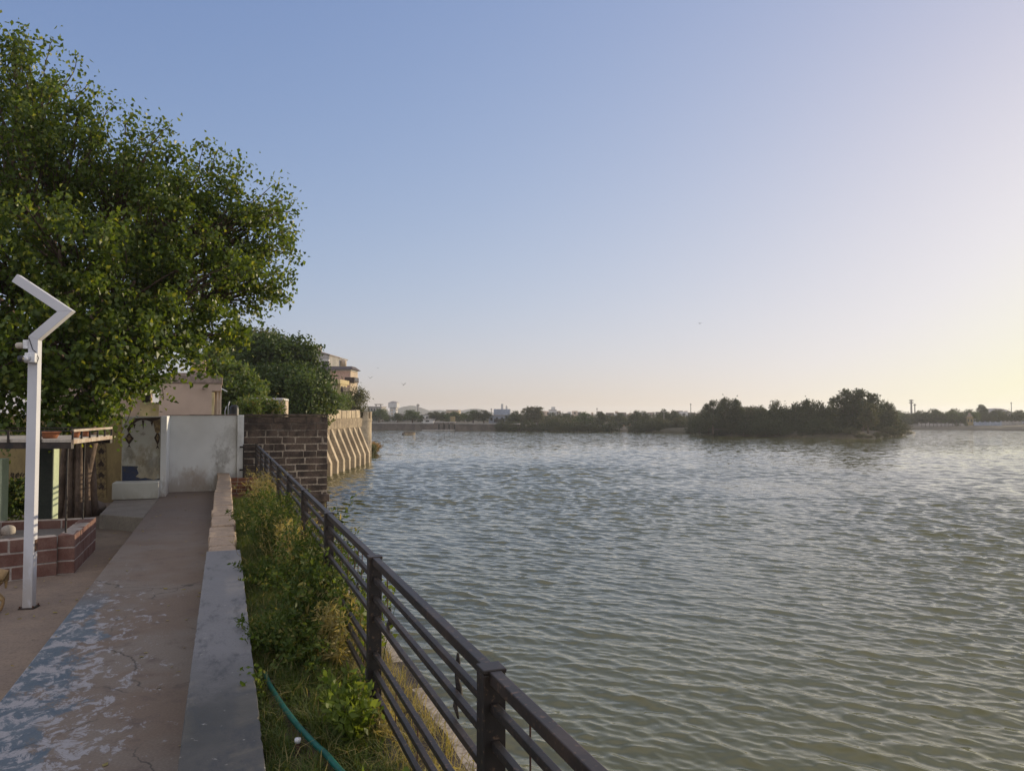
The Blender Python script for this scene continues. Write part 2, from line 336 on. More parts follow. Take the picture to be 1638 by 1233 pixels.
M['black'] = plain('black_plastic', (0.015, 0.015, 0.017), (0.03, 0.03, 0.03), 4, 0.5, 50, 0.05, 0.001)
M['iron'] = plain('black_iron', (0.018, 0.015, 0.014), (0.05, 0.035, 0.025), 8, 0.6, 60, 0.2, 0.002)
M['sunlit_iron'] = plain('sunlit_side_iron', (0.50, 0.43, 0.34), (0.36, 0.26, 0.18), 6, 0.6, 60, 0.1, 0.001)  # dark iron; the sun on the rack's side put into a cream colour
M['pale_slab'] = plain('pale_stone_slab', (0.52, 0.46, 0.38), (0.40, 0.35, 0.28), 4, 0.7, 60, 0.1, 0.002)
M['terracotta'] = plain('terracotta', (0.36, 0.135, 0.06), (0.28, 0.11, 0.055), 8, 0.85, 60, 0.2, 0.002)
M['pale_green'] = plain('pale_green_paint', (0.50, 0.56, 0.36), (0.42, 0.48, 0.31), 3, 0.75, 50, 0.1, 0.003)
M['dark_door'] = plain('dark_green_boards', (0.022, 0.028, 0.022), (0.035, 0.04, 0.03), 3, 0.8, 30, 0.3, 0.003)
M['rock'] = plain('grey_brown_rock', (0.20, 0.155, 0.125), (0.12, 0.09, 0.075), 4, 0.9, 25, 0.6, 0.015)
M['blue_dado'] = plain('faded_blue_dado', (0.038, 0.048, 0.085), (0.08, 0.075, 0.065), 5, 0.85, 40, 0.2, 0.003, lo=0.5, hi=0.62)
M['mural_brown'] = plain('faded_brown_mural_paint', (0.045, 0.030, 0.022), (0.22, 0.18, 0.13), 14, 0.85, 60, 0.1, 0.002, lo=0.55, hi=0.68)
M['mural_gold'] = plain('faded_gold_mural_paint', (0.30, 0.22, 0.10), (0.12, 0.085, 0.05), 18, 0.85, 60, 0.1, 0.002)
M['hose'] = plain('green_hose', (0.012, 0.115, 0.085), (0.01, 0.085, 0.065), 8, 0.4, 50, 0.05, 0.001)
M['rust'] = plain('rusty_pipe', (0.10, 0.045, 0.025), (0.06, 0.03, 0.02), 9, 0.8, 60, 0.3, 0.002)
M['cloth'] = plain('dark_rag', (0.03, 0.025, 0.022), (0.06, 0.05, 0.04), 20, 0.95, 90, 0.4, 0.003)
M['dog'] = plain('tan_dog_coat', (0.36, 0.24, 0.11), (0.25, 0.15, 0.07), 6, 0.9, 160, 0.5, 0.004)
M['bark'] = plain('grey_fig_bark', (0.165, 0.115, 0.082), (0.085, 0.058, 0.043), 3, 0.9, 22, 0.7, 0.025)
M['twig'] = plain('brown_twig', (0.15, 0.11, 0.08), (0.09, 0.066, 0.048), 5, 0.85, 40, 0.3, 0.004)
M['house'] = make_stained('cream_house_wall', (0.46, 0.345, 0.26), (0.42, 0.31, 0.23), (0.38, 0.28, 0.21), 0.0, 2.0)
M['house_band'] = plain('rough_grey_render', (0.33, 0.255, 0.205), (0.22, 0.17, 0.135), 6, 0.9, 30, 0.5, 0.02)
M['house_sunlit'] = plain('sunlit_wash', (0.58, 0.47, 0.24), None, 2, 0.85)  # sunlit house faces: the sun's warm yellow put into the colour
M['fort'] = plain('pale_fort_masonry', (0.56, 0.45, 0.30), (0.38, 0.30, 0.20), 0.9, 0.9, 5, 0.7, 0.08)
M['fort_rubble'] = plain('tan_fort_rubble', (0.38, 0.30, 0.20), (0.21, 0.16, 0.105), 1.6, 0.9, 4, 0.8, 0.12)
M['fort_shade'] = plain('shaded_fort_rubble', (0.25, 0.19, 0.125), (0.12, 0.092, 0.062), 1.2, 0.9, 4, 0.8, 0.12)  # shade between the buttresses put into a darker copy of the rubble
M['pink'] = plain('pink_wash', (0.50, 0.33, 0.26), (0.44, 0.29, 0.23), 0.4, 0.85, 4, 0.1, 0.01)
M['peach'] = plain('peach_wash', (0.56, 0.44, 0.32), (0.48, 0.38, 0.28), 0.4, 0.85, 4, 0.1, 0.01)
M['grey_wall'] = plain('grey_concrete_wall', (0.36, 0.33, 0.30), (0.28, 0.26, 0.235), 0.5, 0.9, 4, 0.2, 0.02)
M['white_wash'] = plain('white_washed_wall', (0.62, 0.60, 0.57), (0.50, 0.48, 0.46), 0.4, 0.85, 4, 0.1, 0.01)
M['roof_sheet'] = plain('brown_roof_sheet', (0.085, 0.055, 0.045), (0.06, 0.045, 0.04), 2, 0.7, 6, 0.2, 0.02)
M['glass_dark'] = plain('dark_window', (0.02, 0.02, 0.022), (0.035, 0.035, 0.035), 1, 0.25, 4, 0.02, 0.01)
M['timber'] = plain('dark_timber', (0.035, 0.022, 0.018), (0.05, 0.03, 0.022), 4, 0.8, 10, 0.2, 0.01)
M['dam'] = plain('brown_dam_masonry', (0.145, 0.115, 0.095), (0.085, 0.07, 0.06), 0.35, 0.95, 3, 0.5, 0.08)
M['earth'] = plain('dry_bank_earth', (0.115, 0.092, 0.058), (0.075, 0.066, 0.042), 0.12, 0.95, 1.5, 0.6, 0.15)
M['bank_right'] = plain('pale_bank_earth', (0.125, 0.105, 0.072), (0.085, 0.075, 0.052), 0.12, 0.95, 1.5, 0.6, 0.15)
M['hill'] = plain('scrubby_hill', (0.12, 0.11, 0.075), (0.085, 0.08, 0.055), 0.01, 1.0, 0.06, 0.4, 1.0)
M['ramp'] = plain('orange_earth_ramp', (0.40, 0.24, 0.12), (0.32, 0.19, 0.10), 0.5, 0.95, 3, 0.3, 0.05)
M['pale_blue'] = plain('pale_blue_wall', (0.33, 0.36, 0.42), (0.27, 0.30, 0.36), 0.2, 0.9, 2, 0.1, 0.02)
M['yellow'] = plain('ochre_yellow_wall', (0.32, 0.25, 0.12), (0.26, 0.20, 0.10), 0.4, 0.9, 3, 0.1, 0.02)
M['bird'] = plain('dark_feathers', (0.03, 0.028, 0.026), None, 8, 0.9)
M['grass'] = leaf_mat('green_grass', (0.048, 0.085, 0.012), (0.090, 0.115, 0.020), (0.17, 0.15, 0.055), 0.35, 0.6)
M['dry_grass'] = leaf_mat('straw_grass', (0.30, 0.245, 0.105), (0.21, 0.19, 0.065), (0.13, 0.145, 0.035), 0.35, 0.7)
M['fig_leaf'] = leaf_mat('fig_leaves', (0.042, 0.076, 0.012), (0.105, 0.148, 0.020), (0.18, 0.20, 0.030), 0.44, 0.42, 0.35)
M['weed_leaf'] = leaf_mat('weed_leaves', (0.042, 0.074, 0.014), (0.082, 0.110, 0.024), (0.16, 0.15, 0.045), 0.35, 0.6, 0.2)
M['young_leaf'] = leaf_mat('young_bright_leaves', (0.080, 0.125, 0.020), (0.13, 0.17, 0.030), None, 0.40, 0.55, 0.2)
M['neem_leaf'] = leaf_mat('neem_leaves', (0.030, 0.056, 0.010), (0.054, 0.088, 0.015), (0.072, 0.100, 0.019), 0.25, 0.6)
M['bright_leaf'] = leaf_mat('bright_tree_leaves', (0.065, 0.11, 0.018), (0.105, 0.145, 0.028), (0.135, 0.15, 0.04), 0.3, 0.6)
M['pale_leaf'] = leaf_mat('pale_tree_leaves', (0.045, 0.078, 0.016), (0.075, 0.112, 0.024), (0.10, 0.12, 0.035), 0.3, 0.6)
M['olive_leaf'] = leaf_mat('olive_leaves', (0.062, 0.074, 0.022), (0.105, 0.105, 0.038), (0.13, 0.11, 0.05), 0.3, 0.6)
M['far_leaf'] = leaf_mat('far_dark_leaves', (0.022, 0.034, 0.010), (0.040, 0.050, 0.016), (0.050, 0.055, 0.020), 0.25, 0.7)
M['far_olive'] = leaf_mat('far_olive_leaves', (0.046, 0.056, 0.022), (0.070, 0.070, 0.030), (0.085, 0.066, 0.036), 0.25, 0.7)
M['reed'] = leaf_mat('dry_orange_reeds', (0.30, 0.17, 0.07), (0.20, 0.13, 0.05), (0.10, 0.10, 0.03), 0.3, 0.8)

# ------------------------------------------------------------------ setting: lake bed, water, land
rng = np.random.default_rng(7); random.seed(7)
b = MB(); b.add([(-3200, -3200, -6), (3200, -3200, -6), (3200, 3200, -6), (-3200, 3200, -6)], [(0, 1, 2, 3)])
tag(b.build('lake_bed', M['earth']), kind='structure')

WAVE = 0.34
def water_sheet():
    # one sheet, fine near the quay and coarser with distance; wind waves as real relief, fading where the mesh gets too coarse
    cx, cy = 0.0, -3.0
    nr1, nr2, na = 1650, 110, 1150
    r = np.concatenate([np.geomspace(7.5, 160, nr1), np.geomspace(160, 1500, nr2 + 1)[1:]]); nr = len(r); a = np.radians(np.linspace(-6, 92, na))
    rr, aa = np.meshgrid(r, a, indexing='ij')
    X = cx + rr * np.sin(aa); Y = cy + rr * np.cos(aa); Z = np.zeros_like(X); DX = np.zeros_like(X); DY = np.zeros_like(X)
    sp = np.maximum(np.gradient(r), r * (a[1] - a[0]))
    g = np.random.default_rng(11); near = slice(0, nr1)
    Xn, Yn = X[near], Y[near]
    gust = 0.82 + 0.55 * (np.sin(Xn * 0.21 + 1.3 + np.sin(Yn * .13)) * np.sin(Yn * 0.17 - Xn * 0.09) * 0.5 + 0.5 * np.sin(Xn * 0.083 - Yn * 0.11))
    n = 84
    for i in range(n):
        lam = 0.14 * (1.7 / 0.14) ** ((i + g.random()) / n)
        th = math.radians(46 + 180) + g.normal() * (0.50 if lam < .6 else 0.34)      # the wind blows across the lake towards the quay
        k = 2 * math.pi / lam; kx, ky = k * math.sin(th), k * math.cos(th)
        slope = WAVE * math.sqrt(2 / n) * math.exp(-((math.log(lam / 0.40)) ** 2) / 2.2) * (0.6 + 0.8 * g.random())
        hi = int(np.searchsorted(sp, lam / 2.2));  hi = min(hi, nr1)
        f = np.clip((lam / sp[:hi] - 2.2) / 2.5, 0, 1)[:, None] * (slope / k) * gust[:hi] * np.clip((155 - r[:hi]) / 90, 0, 1)[:, None]
        ph = kx * Xn[:hi] + ky * Yn[:hi] + g.random() * 6.28
        Z[:hi] += f * np.cos(ph); q = np.sin(ph) * f * 0.95; DX[:hi] -= q * math.sin(th); DY[:hi] -= q * math.cos(th)
    V = np.stack([X + DX, Y + DY, Z + WATER], -1).reshape(-1, 3)
    i = np.arange(nr - 1)[:, None] * na + np.arange(na - 1)[None, :]
    F = np.stack([i, i + 1, i + na + 1, i + na], -1).reshape(-1, 4)[:, ::-1]
    o = np_mesh('water', V, F, M['water'], None, True); tag(o, kind='structure')
water_sheet()

def land(name, px, mat, steps=((0, -0.6), (1.2, 0.25), (4, 0.75), (14, 1.4), (60, 2.2), (300, 3.6), (1200, 5.0)), jag=0.6, sub=6):
    """land whose waterline runs through the given photograph points; each step is (metres inland, height over the water)"""
    g = random.Random(name); pts = [shore(u, v) for u, v in px]; line = []
    for p, q in zip(pts, pts[1:]):
        for k in range(sub): line.append(p.lerp(q, k / sub))
    line.append(pts[-1]); V = []; n = len(line)
    for d, h in steps:
        for i, p in enumerate(line):
            o = Vector((p.x, p.y, 0)).normalized(); w = jag * min(1, d) * g.uniform(-1, 1)
            V.append((p.x + o.x * (d + w), p.y + o.y * (d + w), WATER + h + (0.12 * g.uniform(-1, 1) * min(d, 1))))
    F = [(j * n + i, j * n + i + 1, (j + 1) * n + i + 1, (j + 1) * n + i) for j in range(len(steps) - 1) for i in range(n - 1)]
    bm = MB(); bm.add(V, F); o = bm.build(name, mat, None, True); return tag(o, kind='structure')
FAR_LEFT = [(300, 684), (560, 686), (600, 687), (700, 688), (760, 688), (860, 689), (960, 690.3), (1060, 691.5), (1120, 690)]
FAR_RIGHT = [(1120, 688), (1300, 688), (1440, 687.2), (1520, 687.6), (1638, 689), (1900, 692), (2400, 700)]
land('far_bank', FAR_LEFT, M['earth'])
land('right_bank', FAR_RIGHT, M['bank_right'], ((0, -0.6), (1.5, 0.2), (6, 0.5), (9, 1.0), (60, 1.5), (300, 3.4), (1200, 5.0)))
def island():
    front = [shore(u, v) for u, v in [(1040, 691.2), (1100, 693), (1150, 696), (1200, 697.6), (1260, 699), (1320, 700.6), (1370, 702), (1400, 701), (1430, 697.6), (1466, 693)]]
    ring = front + [shore(1440, 691.0), shore(1300, 690.6), shore(1150, 690.2)]
    ring = [r + Vector((random.uniform(-.5, .5), random.uniform(-.5, .5), 0)) for r in ring]
    c = sum(ring, Vector()) / len(ring)
    V = []; F = []; n = len(ring) * 4
    dense = [ring[i].lerp(ring[(i + 1) % len(ring)], k / 4) for i in range(len(ring)) for k in range(4)]
    for f, h in ((1.0, -0.6), (0.985, 0.2), (0.95, 0.75), (0.85, 1.3), (0.5, 1.7), (0.0, 1.9)):
        for p in dense:
            q = c.lerp(p, f); V.append((q.x, q.y, WATER + h + random.uniform(-.08, .08)))
    for j in range(5): F += [(j * n + i, j * n + (i + 1) % n, (j + 1) * n + (i + 1) % n, (j + 1) * n + i) for i in range(n)]
    m = MB(); m.add(V, F); return tag(m.build('island_ground', M['earth'], None, True), kind='structure'), c
_, ISLE = island()
def hill(px, depth, top, half, name='hill'):
    c = PD(px, 662, depth); n = 26; V = []; F = []; g = random.Random(px)
    w = [g.uniform(-1, 1) for _ in range(6)]
    for j in range(n + 1):
        for i in range(n + 1):
            x, y = (i / n * 2 - 1), (j / n * 2 - 1); r2 = x * x + y * y
            h = max(0.0, math.exp(-r2 * 3.0) - math.exp(-3.0)) * (1 + 0.12 * math.sin(x * 7 + w[0] * 3) + 0.08 * math.sin(y * 9 + x * 11 + w[1]))
            V.append((c.x + x * half, c.y + y * half * 0.7, -2 + h * (top + 2)))
    for j in range(n): F += [(j * (n + 1) + i, j * (n + 1) + i + 1, (j + 1) * (n + 1) + i + 1, (j + 1) * (n + 1) + i) for i in range(n)]
    m = MB(); m.add(V, F); tag(m.build(name, M['hill'], None, True), kind='structure')
hill(660, 1500, 19, 75); hill(690, 1650, 11, 110); hill(752, 1700, 12.5, 120); hill(600, 1700, 9, 150)

# ------------------------------------------------------------------ terrace, walkway, strip
WALL_Y = 18.9
def grid_sheet(name, x0, x1, y0, y1, z, mat, n=(30, 80), amp=0.01, kind='structure', seed=1):
    g = np.random.default_rng(seed); nx, ny = n
    xs, ys = np.meshgrid(np.linspace(x0, x1, nx), np.linspace(y0, y1, ny), indexing='xy')
    zz = z + g.normal(size=xs.shape) * amp
    V = np.stack([xs, ys, zz], -1).reshape(-1, 3); i = np.arange(ny - 1)[:, None] * nx + np.arange(nx - 1)[None, :]
    F = np.stack([i, i + 1, i + nx + 1, i + nx], -1).reshape(-1, 4)
    return tag(np_mesh(name, V, F, mat, None, True), kind=kind)
grid_sheet('terrace', -60, -1.2, -12, 30, -0.25, M['terrace'], (180, 140), 0.004)
m = MB(); m.box(-1.265, -0.14, -3, WALL_Y, -0.5, 0.0); tag(m.build('walkway', M['walk'], None, False, 0.012), kind='structure')
grid_sheet('planting_strip', 0.10, 0.99, -3, 14.2, 0.235, M['soil'], (14, 160), 0.012)
m = MB(); m.box(0.13, 0.70, 14.0, 18.3, -0.3, -0.02); tag(m.build('pit_floor', M['red_soil']), kind='structure')
fort_poly = [(-40, 20.3), (2.1, 19.9), (6.3, 63.6), (12.3, 79.8), (13, 93), (-40, 110)]
m = MB(); m.prism(fort_poly, -5, 0.4); tag(m.build('fort_ground', M['earth']), kind='structure')

# ------------------------------------------------------------------ masonry walls
def block_courses(blocks, core, p0, p1, thick, z0, z1, course, lmin, lmax, gap, seed, jit=0.006, face_jit=0.008, rec=0.005):
    """courses of separate blocks along p0->p1 (outer face on the right-hand side of the direction), mortar core a little behind"""
    g = random.Random(seed); p0 = Vector((p0[0], p0[1], 0)); p1 = Vector((p1[0], p1[1], 0)); d = p1 - p0; L = d.length; d.normalize()
    out = Vector((d.y, -d.x, 0)); n = max(1, round((z1 - z0) / course)); ch = (z1 - z0) / n
    q = [p0 - out * rec + d * 0.004, p1 - out * rec - d * 0.004, p1 - out * (thick - rec) - d * 0.004, p0 - out * (thick - rec) + d * 0.004]
    core.prism(q, z0 - 0.02, z1 - 0.008)
    for k in range(n):
        x = -g.uniform(0, lmin) if k % 2 else 0.0
        while x < L - 0.01:
            l = g.uniform(lmin, lmax); a, e = max(x, 0), min(x + l - gap, L)
            if L - e < lmin * 0.5: e = L; l = L
            if e - a > 0.03:
                f = g.uniform(-face_jit, face_jit); zt = g.uniform(-jit, jit)
                bot = [p0 + d * a + out * f, p0 + d * e + out * f, p0 + d * e - out * thick, p0 + d * a - out * thick]
                zb, ztp = z0 + k * ch + gap / 2 + zt * .5, z0 + (k + 1) * ch - gap / 2 + zt * .5
                blocks.hexa([(p.x + g.uniform(-jit, jit), p.y, zb + g.uniform(-jit, jit)) for p in bot], [(p.x + g.uniform(-jit, jit), p.y, ztp + g.uniform(-jit, jit)) for p in bot])
            x += l

t = thing('stone_wall', 'blackened stone block wall with pale mortar lines standing in the lake at the end of the railing', 'wall', (1.2, 19.2, 0))
X0, X1, ZT = PY(390, 700, 19.0).x, PY(524, 700, 19.0).x, PY(450, 662.5, 19.0).z
bl, co = MB(), MB()
block_courses(bl, co, (X0, 19.0), (X1, 19.0), 0.75, WATER - 0.6, ZT - 0.05, 0.163, 0.22, 0.66, 0.026, 5, 0.012, 0.007, 0.009)
co.build('mortar', M['mortar'], t); bl.build('stone_blocks', M['basalt'], t, False, 0.012)
c = MB(); c.box(X0 - .01, X1 + .015, 18.985, 19.8, ZT - 0.048, ZT); c.build('coping', M['basalt'], t, False, 0.01)
f = MB(); f.box(X1 - 0.33, X1 + 0.05, 18.94, 19.7, -0.35, -0.17); f.build('ledge_stone', M['basalt'], t, False, 0.02)

t = thing('white_wall', 'whitewashed masonry wall with rain stains closing the end of the walkway', 'wall', (-0.6, 19.0, 0))
a, e = PY(268, 700, WALL_Y).x, PY(379, 700, WALL_Y).x; ZW = PY(320, 664.5, WALL_Y).z
m = MB(); m.box(a, e, WALL_Y, WALL_Y + 0.32, -0.4, ZW); m.build('wall_body', M['white_wall'], t, False, 0.012)
m = MB(); m.box(e + .002, X0 - 0.006, WALL_Y - 0.10, WALL_Y + 0.34, -0.4, ZW + 0.012); m.build('end_pillar', M['white_wall'], t, False, 0.012)
m = MB(); x = a - .02
while x < e - 0.15:
    w = random.uniform(0.25, 0.5); m.box(x, min(x + w, e), WALL_Y - 0.02 - random.uniform(0, .02), WALL_Y + 0.35, ZW + .003, ZW + random.uniform(0.012, 0.03)); x += w + 0.01
m.build('broken_cap', M['house_band'], t, False, 0.006)

t = thing('mural_wall', 'old plaster wall painted with a faded arch and hanging lamps behind the white bench', 'wall', (-1.8, 18.2, 0))
MY = 18.02; a, e = PY(195, 700, MY).x, PY(257, 700, MY).x; ZM = PY(220, 666, MY).z
m = MB(); m.box(a, e, MY, MY + 0.3, -0.3, ZM); m.build('wall_body', M['mural_wall'], t, False, 0.01)
m = MB(); m.box(e + .002, PY(267, 700, MY).x, MY - 0.05, WALL_Y - 0.004, -0.3, ZM + 0.01); m.build('corner_pillar', M['white_wall'], t, False, 0.01)
def paint(pts, name, mat, y=MY, d=0.004, parent=t):
    w = [PY(u, v, y) for u, v in pts]; k = MB(); k.hexa([(p.x, y - d, p.z) for p in w], [(p.x, y - 0.001, p.z) for p in w]); return k.build(name, mat, parent)
paint([(195.4, 745), (221, 745.5), (219, 750), (222, 757), (217, 762), (225, 765), (233, 764), (246, 767), (255.5, 765), (255.5, 772), (195.4, 772)], 'painted_dado', M['blue_dado'])
paint([(203, 686), (214, 669), (256, 667), (256, 671), (250, 676), (247, 676.5), (241, 674), (234, 672), (226, 671.5), (219, 674), (212, 680), (208, 688), (205, 692)], 'painted_arch', M['mural_brown'])
paint([(245, 674), (256, 670), (256, 690), (252, 694), (248, 690)], 'painted_spandrel', M['mural_gold'], MY, 0.006)
for u, v, sx, sy in ((206.5, 701, 8, 10), (252, 700, 5.5, 12)):
    paint([(u, v - sy), (u + sx * .55, v - sy * .35), (u + sx * 0.98 if u < 240 else 255.6, v), (u + sx * .5, v + sy * .5), (u, v + sy), (u - sx * .5, v + sy * .5), (u - sx, v), (u - sx * .55, v - sy * .35)], 'painted_lamp', M['mural_brown'])
    paint([(u, v - sy * .5), (u + sx * .42, v), (u, v + sy * .45), (u - sx * .42, v)], 'lamp_centre', M['mural_gold'], MY, 0.007)
    paint([(u - .6, v - sy * 2), (u + .6, v - sy * 2), (u + .6, v - sy), (u - .6, v - sy)], 'lamp_chain', M['mural_brown'], MY, 0.005)
    paint([(u - 2.8, v + sy * 1.5), (u, v + sy * .9), (u + 2.8, v + sy * 1.5), (u, v + sy * 1.3)], 'lamp_tassel', M['mural_brown'], MY, 0.006)
for u, v, h in ((229, 672, 16), (215, 678, 8), (243, 675, 7)):
    paint([(u - 2.3, v), (u + 2.3, v), (u + 1, v + h * .5), (u, v + h), (u - 1, v + h * .5)], 'painted_pendant', M['mural_brown'], MY, 0.0065)

m = MB(); m.box(PZ(184, 796, 0).x, PZ(257, 793, 0).x, 17.52, MY - 0.003, 0.004, PY(220, 771.5, 17.52).z)
tag(m.build('white_bench', M['bench'], None, False, 0.02), 'low white painted masonry bench at the foot of the mural wall', 'bench')
q = [PZ(159, 822, 0), (-1.268, 14.45, 0), (-1.268, 18.0, 0), PZ(186, 796, 0)]
m = MB(); m.prism([(p[0], p[1]) for p in q], -0.3, -0.003); tag(m.build('concrete_platform', M['step'], None, False, 0.015), 'low grey concrete platform beside the walkway in front of the white bench', 'platform')

t = thing('ochre_wall', 'shaded ochre yellow wall with peeling paint behind the fig trunk', 'wall', (-4, 19.7, 0)); OY = 19.6
m = MB(); m.box(-9, PY(196, 700, OY).x, OY, OY + .3, -0.3, 1.72); m.build('wall_body', M['ochre_wall'], t, False, 0.01)
paint([(154, 697), (170, 697), (170, 795), (154, 795)], 'painted_panel', M['mural_gold'], OY, 0.01, t)
for v in (706, 722, 742, 760, 778):
    paint([(157, v), (162, v - 6), (167, v), (165, v + 5), (162, v + 2), (159, v + 5)], 'painted_flower', M['mural_brown'], OY, 0.014, t)
paint([(132, 700), (151, 700), (151, 800), (132, 800)], 'dark_doorway', M['dark_door'], OY, 0.02, t)
g_ = random.Random(4); k = MB()
for i in range(7):                                                     # an illegible scrawl of dark paint
    u = 18 + i * 3.1; p = [PY(u + g_.uniform(-1, 3), 757 + g_.uniform(-2, 9), OY) for _ in range(4)]
    k.tube([(w.x, OY - .004, w.z) for w in p], 0.011, 4)
k.build('scrawl', M['mural_brown'], t)

def bar_wall(name, label, cat, x0, x1, y0, y1, z0, z1, mat): m = MB(); m.box(x0, x1, y0, y1, z0, z1); return tag(m.build(name, mat, None, False, 0.015), label, cat)
t = thing('quay_wall', 'stone quay wall dropping from the railing to the water', 'wall', (1.05, 6, WATER))
bl, co = MB(), MB(); block_courses(bl, co, (1.16, -4), (1.16, 18.9), 0.18, WATER - 0.5, 0.16, 0.3, 0.4, 0.8, 0.02, 9)
co.build('mortar', M['mortar'], t); bl.build('stone_blocks', M['basalt'], t, False, 0.015)

# low parapet: a smooth concrete slab near the viewer, rough tan coping stones beyond
PZT = 0.40
t = thing('concrete_parapet', 'smooth grey concrete parapet slab nearest the viewer, between walkway and grass', 'parapet', (0, 3, 0))
m = MB(); m.box(-0.134, 0.148, -3, 8.18, -0.3, PZT - 0.042); m.build('parapet_body', M['coping'], t)
m = MB()
g_ = random.Random(12)
for y0, y1 in ((-3, 1.4), (1.404, 2.83), (2.836, 5.2), (5.205, 8.2)):
    n = int((y1 - y0) / .045); ys = [y0 + (y1 - y0) * i / n for i in range(n + 1)]
    wl = [(-0.152 + max(0, g_.gauss(-.002, .0035)), y) for y in ys]; wr = [(0.163 - max(0, g_.gauss(-.001, .004)), y) for y in ys]; zz = g_.uniform(-.003, .003)
    q = wr + wl[::-1]; m.prism(q, PZT - 0.04, PZT + zz)
m.build('coping_slab', M['coping'], t, False, 0.004)
t = thing('stone_parapet', 'rough tan stone parapet of cracked coping blocks running on to the white wall', 'parapet', (0, 13, 0))
m = MB(); m.box(-0.125, 0.112, 8.22, WALL_Y - .02, -0.3, PZT - 0.085); m.build('parapet_body', M['stone_coping'], t)
m = MB(); y = 8.215; g_ = random.Random(3)
while y < WALL_Y - 0.05:
    l = g_.uniform(0.22, 0.62) if y < 15.5 else g_.uniform(0.7, 1.0)
    e = min(y + l, WALL_Y - 0.02); w = g_.uniform(-.014, .014); z = g_.uniform(-.014, .010)
    b0 = [(-0.14 + w, y), (0.127 + g_.uniform(-.014, .016), y + g_.uniform(-.03, .03)), (0.127 + g_.uniform(-.014, .016), e - .012 + g_.uniform(-.02, .02)), (-0.14 + w + g_.uniform(-.012, .012), e - .012)]
    m.hexa([(p[0], p[1], PZT - 0.085) for p in b0], [(p[0], p[1], PZT + z + g_.uniform(-.007, .007)) for p in b0]); y = e
m.build('coping_stones', M['stone_coping'], t, False, 0.014)
t = thing('brick_pit', 'small open pit edged with red bricks at the far end of the grass strip', 'brick pit', (0.4, 16, 0))
bl, co = MB(), MB()
block_courses(bl, co, (0.70, 14.25), (0.70, 18.5), 0.15, 0.03, 0.27, 0.09, 0.20, 0.24, 0.012, 2, 0.006, 0.01)
block_courses(bl, co, (0.70, 18.35), (0.13, 18.35), 0.15, 0.0, 0.33, 0.09, 0.20, 0.24, 0.012, 3, 0.006, 0.01)
co.build('mortar', M['mortar'], t); bl.build('brick_rim', M['red_brick'], t, False, 0.006)

# ------------------------------------------------------------------ railing
FX, FZT, FZB = 0.696, 1.056, 0.255; FH = 0.79
t = thing('railing', 'dark brown steel railing of square posts and six flat rails along the lake edge', 'railing', (FX, 8, FZB))
posts = [0.27 + 1.76 * k for k in range(10)] + [18.72]
for y in posts:
    p = MB(); p.box(FX - .032, FX + .032, y - .032, y + .032, FZB - .04, FZT - .012); po = p.build('post', M['steel'], t, False, 0.003)
    p = MB(); p.box(FX - .034, FX + .034, y - .034, y + .034, FZT - .011, FZT + .002); p.build('post_cap', M['steel'], po, False, 0.003)
FR = (0.13, 0.25, 0.37, 0.585, 0.70, 0.815)
ends = posts
for k in range(len(ends) - 1):
    y0, y1 = ends[k] + .033, ends[k + 1] - .033
    p = MB(); p.box(FX - .017, FX + .017, y0, y1, FZT - .036, FZT - .002); p.build('top_rail', M['steel'], t, False, 0.003)
    for f in FR:
        z = FZT - f * FH; p = MB(); j = random.uniform(-.004, .004)
        p.bar((FX + random.uniform(-.003, .003), y0, z + j), (FX + random.uniform(-.003, .003), y1, z + random.uniform(-.005, .005)), .022, .023); p.build('rail', M['steel'], t, False, 0.002)
    p = MB(); p.box(FX - .028, FX + .028, y0, y1, FZB - .02, FZB + .016); p.build('base_rail', M['steel'], t, False, 0.003)
xr = PY(388.5, 720, 18.72).x
for f in (0.025,) + FR:
    z = FZT - f * FH; p = MB(); p.box(xr, FX - .033, 18.707, 18.733, z - .013, z + .013); p.build('rail', M['steel'], t, False, 0.002)
p = MB(); p.box(xr, xr + .024, 18.71, 18.73, FZB, FZT); p.build('end_upright', M['steel'], t)
for f in (0.08, 0.74):
    z = FZT - f * FH; p = MB(); p.box(xr - .07, xr + .01, 18.70, 18.74, z - .02, z + .02); p.build('wall_bracket', M['iron'], t)
def wire(y, f0, f1): p = MB(); p.tube([(FX + .016, y, FZT - f0 * FH), (FX + .018, y + .004, FZT - (f0 + f1) / 2 * FH), (FX + .015, y, FZT - f1 * FH)], 0.0028, 5); p.build('tie_wire', M['rust'], t)
for y, f0, f1 in ((1.78, 0.02, 0.42), (2.95, 0.58, 0.83), (2.55, 0.58, 0.72), (3.55, 0.03, 0.30), (3.35, 0.60, 0.82), (4.25, 0.02, 0.27), (4.38, 0.02, 0.27), (4.5, 0.02, 0.25), (4.75, 0.13, 0.38), (5.05, 0.13, 0.38), (4.15, 0.58, 0.8)): wire(y, f0, f1)
def rag(y, f0, f1, label):
    p = MB(); n = 7; g = random.Random(int(y * 100)); pts = []; rad = []
    for i in range(n):
        s = i / (n - 1); pts.append((FX + .020 + .006 * math.sin(i * 2.1), y + .012 * math.sin(i * 1.7), FZT - (f0 + (f1 - f0) * s) * FH)); rad.append((.004, .008, .006, .010, .014, .008, .003)[i])
    p.tube(pts, rad, 6); tag(p.build('rag', M['cloth'], None, True), label, 'rag', None)
rag(2.42, 0.10, 0.36, 'dark torn strip of rag tied to the rails left of the nearest railing post')
rag(3.52, 0.24, 0.37, 'small dark rag scrap hanging under a rail just right of the second railing post')
rag(4.42, 0.33, 0.40, 'dark knotted scrap of rag on the rail beyond the second railing post')

